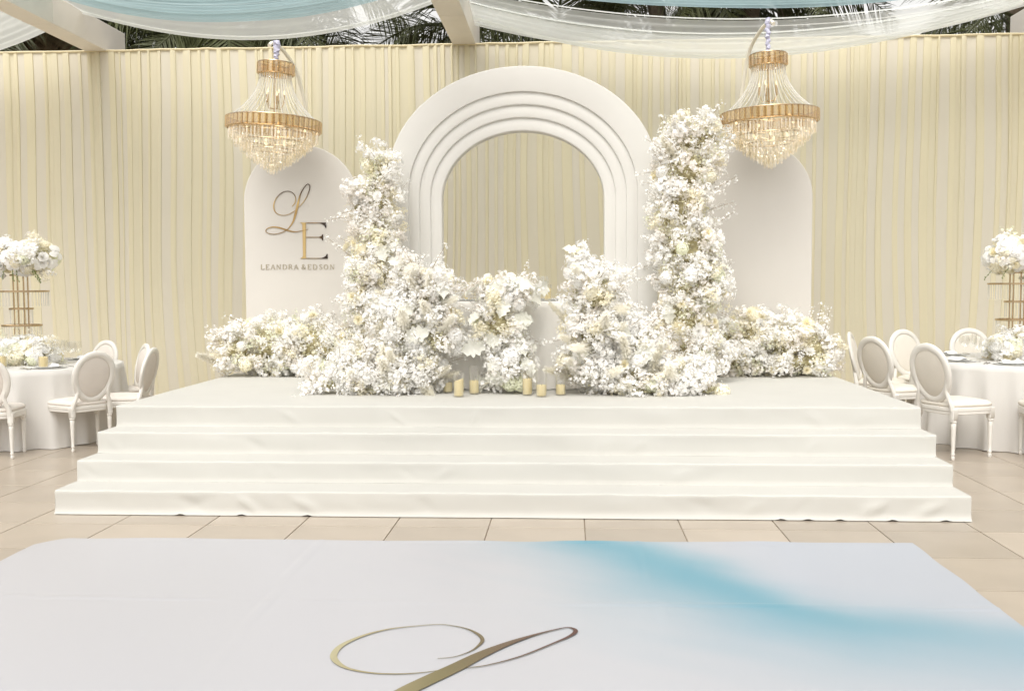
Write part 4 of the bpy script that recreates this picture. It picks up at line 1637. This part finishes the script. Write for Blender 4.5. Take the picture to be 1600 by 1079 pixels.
for (tb, u, lab, mirror) in ((LT_, 34, 'left', 1), (RT_, 1588, 'right', -1)):
    X, Y, h_, R_ = tb
    X = at(u, 500, Y=Y).x
    off = 0 if mirror == 1 else 0
    dv = 0 if mirror == 1 else -1
    zt = zof(u, (431 if mirror == 1 else 427), Y)
    tiers = [(.265, zof(u, 455 if mirror == 1 else 443, Y)), (.115, zof(u, 482 if mirror == 1 else 471, Y)), (.19, zof(u, 508 if mirror == 1 else 499, Y))]
    gold_stand('tall gold tiered stand in the middle of the %s table' % lab, X, Y, h_ + .005, zt, tiers)
    c = at(u + (2 if mirror == 1 else 6), 404 if mirror == 1 else 399, Y=Y)
    bl = [(Vector((c.x, Y, c.z - .01)), Vector((.30, .28, .13))), (Vector((c.x - .16, Y - .05, c.z)), Vector((.16, .18, .15))), (Vector((c.x + .17, Y - .05, c.z + .01)), Vector((.17, .18, .14))), (Vector((c.x, Y - .12, c.z + .02)), Vector((.16, .14, .12)))]
    fl = arrangement('round white rose and orchid head on the gold stand, %s table' % lab, bl, (c.x, Y, zt + .016), 60 + u, 24, (.6, .1, .2, .1), 0, 26, 48, 0, 0, 0, 700, zmin=zt - .1, group='flower heads on the gold stands', orchids=60, reach=.14, fluff=.0)
    rd = random.Random(u)
    for k in range(7):
        a = rd.uniform(-2.8, -.3)
        g = G()
        p0 = Vector((.30 * cos(a), .26 * sin(a), c.z - zt - .13))
        ln = rd.uniform(.07, .13)
        P = [p0 + Vector((.02 * cos(a) * i, 0, -ln * i / 5)) for i in range(6)]
        g.tube(P, .002, 4)
        for p in P[1:]:
            g.lathe([(0, -.009), (.006, -.002), (.005, .004), (0, .009)], 6, tuple(p + Vector((rd.uniform(-.01, .01), -.004, 0))))
        g.part('hanging_sprig', M['green'], fl)
    bl = [(Vector((c.x + s_ * .17, Y - .10, h_ + .10)), Vector((.17, .16, .11))) for s_ in (-1, 0, 1)] + [(Vector((c.x, Y - .06, h_ + .17)), Vector((.2, .16, .09)))]
    arrangement('low white flower mound at the foot of the gold stand, %s table' % lab, bl, (c.x, Y - .1, h_ + .006), 90 + u, 26, (.5, .1, .2, .2), 0, 26, 30, 0, 0, 0, 600, group='low flower mounds on the guest tables', orchids=22, reach=.14, fluff=.0)
# table candles
for (tb, u, v, cat_) in ((LT_, 198 / 2.915, 575, 'on the left table before the flowers'), (LT_, 272 / 2.915, 566, 'on the left table among the glasses'), (RT_, 1541, 560, 'on the right table among the glasses'), (RT_, 1563, 561, 'on the right table before the flowers'), (LT_, 4, 574, 'at the left picture edge on the left table')):
    p = at(u, v, Z=tb[2] + .006)
    glass_cyl('candle_glass', 'short glass cylinder around the candle ' + cat_, (p.x, p.y, tb[2] + .006), .047, .12, 'candle glasses on the guest tables')
    candle('cream pillar candle ' + cat_, (p.x, p.y, tb[2] + .0145), .04, .10, 'candles on the guest tables')
# sweetheart table things
zt = S0 + .755
for (u, yy, k) in ((731, 8.80, 'left'), (856, 8.78, 'right')):
    x_ = at(u, 470, Y=yy).x
    glass_cyl('candle_glass', 'glass cylinder around the candle at the %s of the sweetheart table' % k, (x_, yy, zt), .036, .14, 'candle glasses on the sweetheart table')
    candle('cream pillar candle at the %s of the sweetheart table' % k, (x_, yy, zt + .0085), .031, .10, 'candles on the sweetheart table')
for u, yy, k in ((708, 8.95, 'left'), (722, 8.9, 'left'), (716, 9.05, 'left'), (838, 8.92, 'right'), (851, 8.97, 'right'), (845, 9.06, 'right')):
    x_ = at(u, 460, Y=yy).x
    tag(put('wine_glass', WG, None, (x_, yy, zt), None, 1.0), 'clear stem glass at the %s side of the sweetheart table' % k, 'glass', 'stem glasses on the sweetheart table')
for sx, k in ((-.42, 'left'), (.36, 'right')):
    for nm, me_, lab in (('charger_plate', CHG, 'silver charger plate'), ('dinner_plate', PLT, 'white dinner plate')):
        tag(put(nm, me_, None, (STX + sx, 8.86, zt), None), '%s at the %s side of the sweetheart table' % (lab, k), 'plate')


# ------------------------------------------------------------------ oval-back chairs
def oval(a, b_, n_, egg=.10):
    return [(a * (1 + egg * sin(2 * pi * k / n_)) * cos(2 * pi * k / n_), b_ * sin(2 * pi * k / n_)) for k in range(n_)]


def chair_meshes(fab):
    Ms = {}
    tilt = radians(13)
    cz, cyb = .715, -.262

    def bk(x_, y_, z_):      # local back coordinates (thickness y, height z from oval centre) to chair space
        return (x_, cyb + y_ * cos(tilt) - z_ * sin(tilt), cz + z_ * cos(tilt) + y_ * sin(tilt))
    n_ = 48
    # frame ring: moulded section
    g = G()
    sec = [(-.030, -.012), (-.028, .012), (-.012, .021), (.006, .020), (.020, .014), (.030, .008), (.032, -.006), (.024, -.015), (.004, -.020), (-.014, -.019)]
    m_ = len(sec)
    O = oval(.197, .232, n_)
    for k in range(n_):
        x_, z_ = O[k]
        a, b_ = O[k - 1], O[(k + 1) % n_]
        tx, tz = b_[0] - a[0], b_[1] - a[1]
        l = sqrt(tx * tx + tz * tz)
        nx_, nz_ = tz / l, -tx / l
        for (s, y_) in sec:
            g.v.append(bk(x_ + nx_ * s, y_, z_ + nz_ * s))
    for k in range(n_):
        for i in range(m_):
            k2, i2 = (k + 1) % n_, (i + 1) % m_
            g.f.append((k * m_ + i, k2 * m_ + i, k2 * m_ + i2, k * m_ + i2))
    Ms['back_frame'] = g.mesh('back_frame', M['wood'], sharp=60)
    g = G()
    for side in (1, -1):
        o = len(g.v)
        rows = ((1.0, .006), (.96, .013), (.85, .019), (.6, .025), (.3, .028), (.0, .029))
        for (q, y_) in rows:
            for (x_, z_) in oval(.172, .207, n_):
                g.v.append(bk(x_ * q, side * y_ * (1 if side == 1 else .75), z_ * q))
        for r in range(5):
            for k in range(n_):
                k2 = (k + 1) % n_
                f_ = (o + r * n_ + k, o + r * n_ + k2, o + (r + 1) * n_ + k2, o + (r + 1) * n_ + k)
                g.f.append(f_ if side == 1 else f_[::-1])
    Ms['back_pad'] = g.mesh('back_pad', fab, sharp=None)
    # seat: rail and cushion follow a rounded trapezoid
    N = 56

    def outline(s, q=1.0):
        P = []
        for k in range(N):
            a = 2 * pi * k / N
            c_, s_ = cos(a), sin(a)
            e = 4.5
            rr = 1 / (abs(c_) ** e + abs(s_) ** e) ** (1 / e)
            x_, y_ = rr * c_, rr * s_
            hw_ = .225 + .022 * y_
            P.append((x_ * (hw_ + s) * q, y_ * (.222 + s) * q + (.018 * (1 - x_ * x_) if y_ > .5 else 0)))
        return P
    g = G()
    rows = ((-.008, .375), (.0, .38), (.0, .405), (.006, .409), (.006, .432), (0, .438), (-.02, .44))
    for s, z in rows:
        g.v += [(x_, y_, z) for x_, y_ in outline(s)]
    for r in range(len(rows) - 1):
        for k in range(N):
            k2 = (k + 1) % N
            g.f.append((r * N + k, r * N + k2, (r + 1) * N + k2, (r + 1) * N + k))
    g.f.append(tuple(range(N - 1, -1, -1)))
    Ms['seat_rail'] = g.mesh('seat_rail', M['wood'], sharp=40)
    g = G()
    rows = ((-.004, .438, 1), (.006, .450, 1), (.004, .464, 1), (-.010, .476, 1), (0, .486, .86), (0, .495, .6), (0, .499, .3), (0, .50, 0.0))
    for s, z, q in rows:
        g.v += [(x_, y_, z) for x_, y_ in outline(s, q)]
    for r in range(len(rows) - 1):
        for k in range(N):
            k2 = (k + 1) % N
            g.f.append((r * N + k, r * N + k2, (r + 1) * N + k2, (r + 1) * N + k))
    Ms['seat_cushion'] = g.mesh('seat_cushion', fab, sharp=None)
    g = G()
    g.lathe([(0, 0), (.012, 0), (.016, .010), (.017, .022), (.012, .034), (.0175, .046), (.0175, .052), (.013, .060), (.015, .10), (.021, .27), (.0225, .302), (.018, .308), (.026, .318), (.026, .326), (.019, .333)], 14, cap=False)
    g.box(-.0245, .0245, -.0245, .0245, .333, .428, .003)
    Ms['leg'] = g.mesh('leg', M['wood'], sharp=45)
    for s, nm in ((-1, 'l'), (1, 'r')):
        g = G()
        P = catmull([(s * .196, -.208, .41), (s * .190, -.218, .46), (s * .170, -.232, .52), (s * .158, -.243, .58), (s * .176, -.252, .64)], 5)
        g.tube(P, [.023 - .0004 * k for k in range(len(P))], 8)
        Ms['stile_' + nm] = g.mesh('stile', M['wood'])
    return Ms


CMA = chair_meshes(M['fabric'])
CMB = chair_meshes(M['fabric2'])


def chair(label, x_, y_, deg, ms, grp, sc=1.0):
    t_ = thing('dining_chair', label, 'chair', (x_, y_, 0), radians(deg), grp)
    t_.scale = (sc, sc, sc)
    for nm in ('back_frame', 'back_pad', 'seat_rail', 'seat_cushion'):
        put(nm, ms[nm], t_)
    put('stile', ms['stile_l'], t_)
    put('stile', ms['stile_r'], t_)
    for sx in (-.2, .2):
        for sy in (-.2, .2):
            put('leg', ms['leg'], t_, (sx, sy, 0))
    return t_


LG, RG = 'oval-back chairs around the left table', 'oval-back chairs around the right table'
chair('white oval-back chair at the left picture edge, cut by the frame', -5.13, 8.70, 14, CMA, LG, .945)
chair('white oval-back chair in front of the left table, back to the camera', -4.60, 9.20, 58, CMA, LG, .945)
chair('white oval-back chair behind the left table, facing the camera', -5.40, 11.0, 156, CMA, LG, .92)
chair('nearer of two side-on oval-back chairs at the left end of the stage', -4.33, 9.56, 94, CMA, LG, .945)
chair('farther of two side-on oval-back chairs at the left end of the stage', -4.72, 10.30, 128, CMA, LG, .93)
chair('ivory oval-back chair in front of the right table, back to the camera', 3.36, 9.00, -66, CMB, RG, 1.02)
chair('ivory oval-back chair at the right picture edge, only its seat corner showing', 4.10, 8.80, -15, CMB, RG, 1.02)
chair('ivory oval-back chair side-on, second from the stage on the right', 3.22, 10.13, -64, CMB, RG, 1.02)
chair('ivory oval-back chair side-on nearest the curtain by the stage', 3.26, 10.76, -112, CMB, RG, 1.02)
chair('ivory oval-back chair turned to the camera behind the stage corner, right', 3.83, 11.14, -154, CMB, RG, 1.02)
chair('ivory oval-back chair behind the right table, seen through the glasses', 4.52, 11.38, 182, CMB, RG, 1.02)
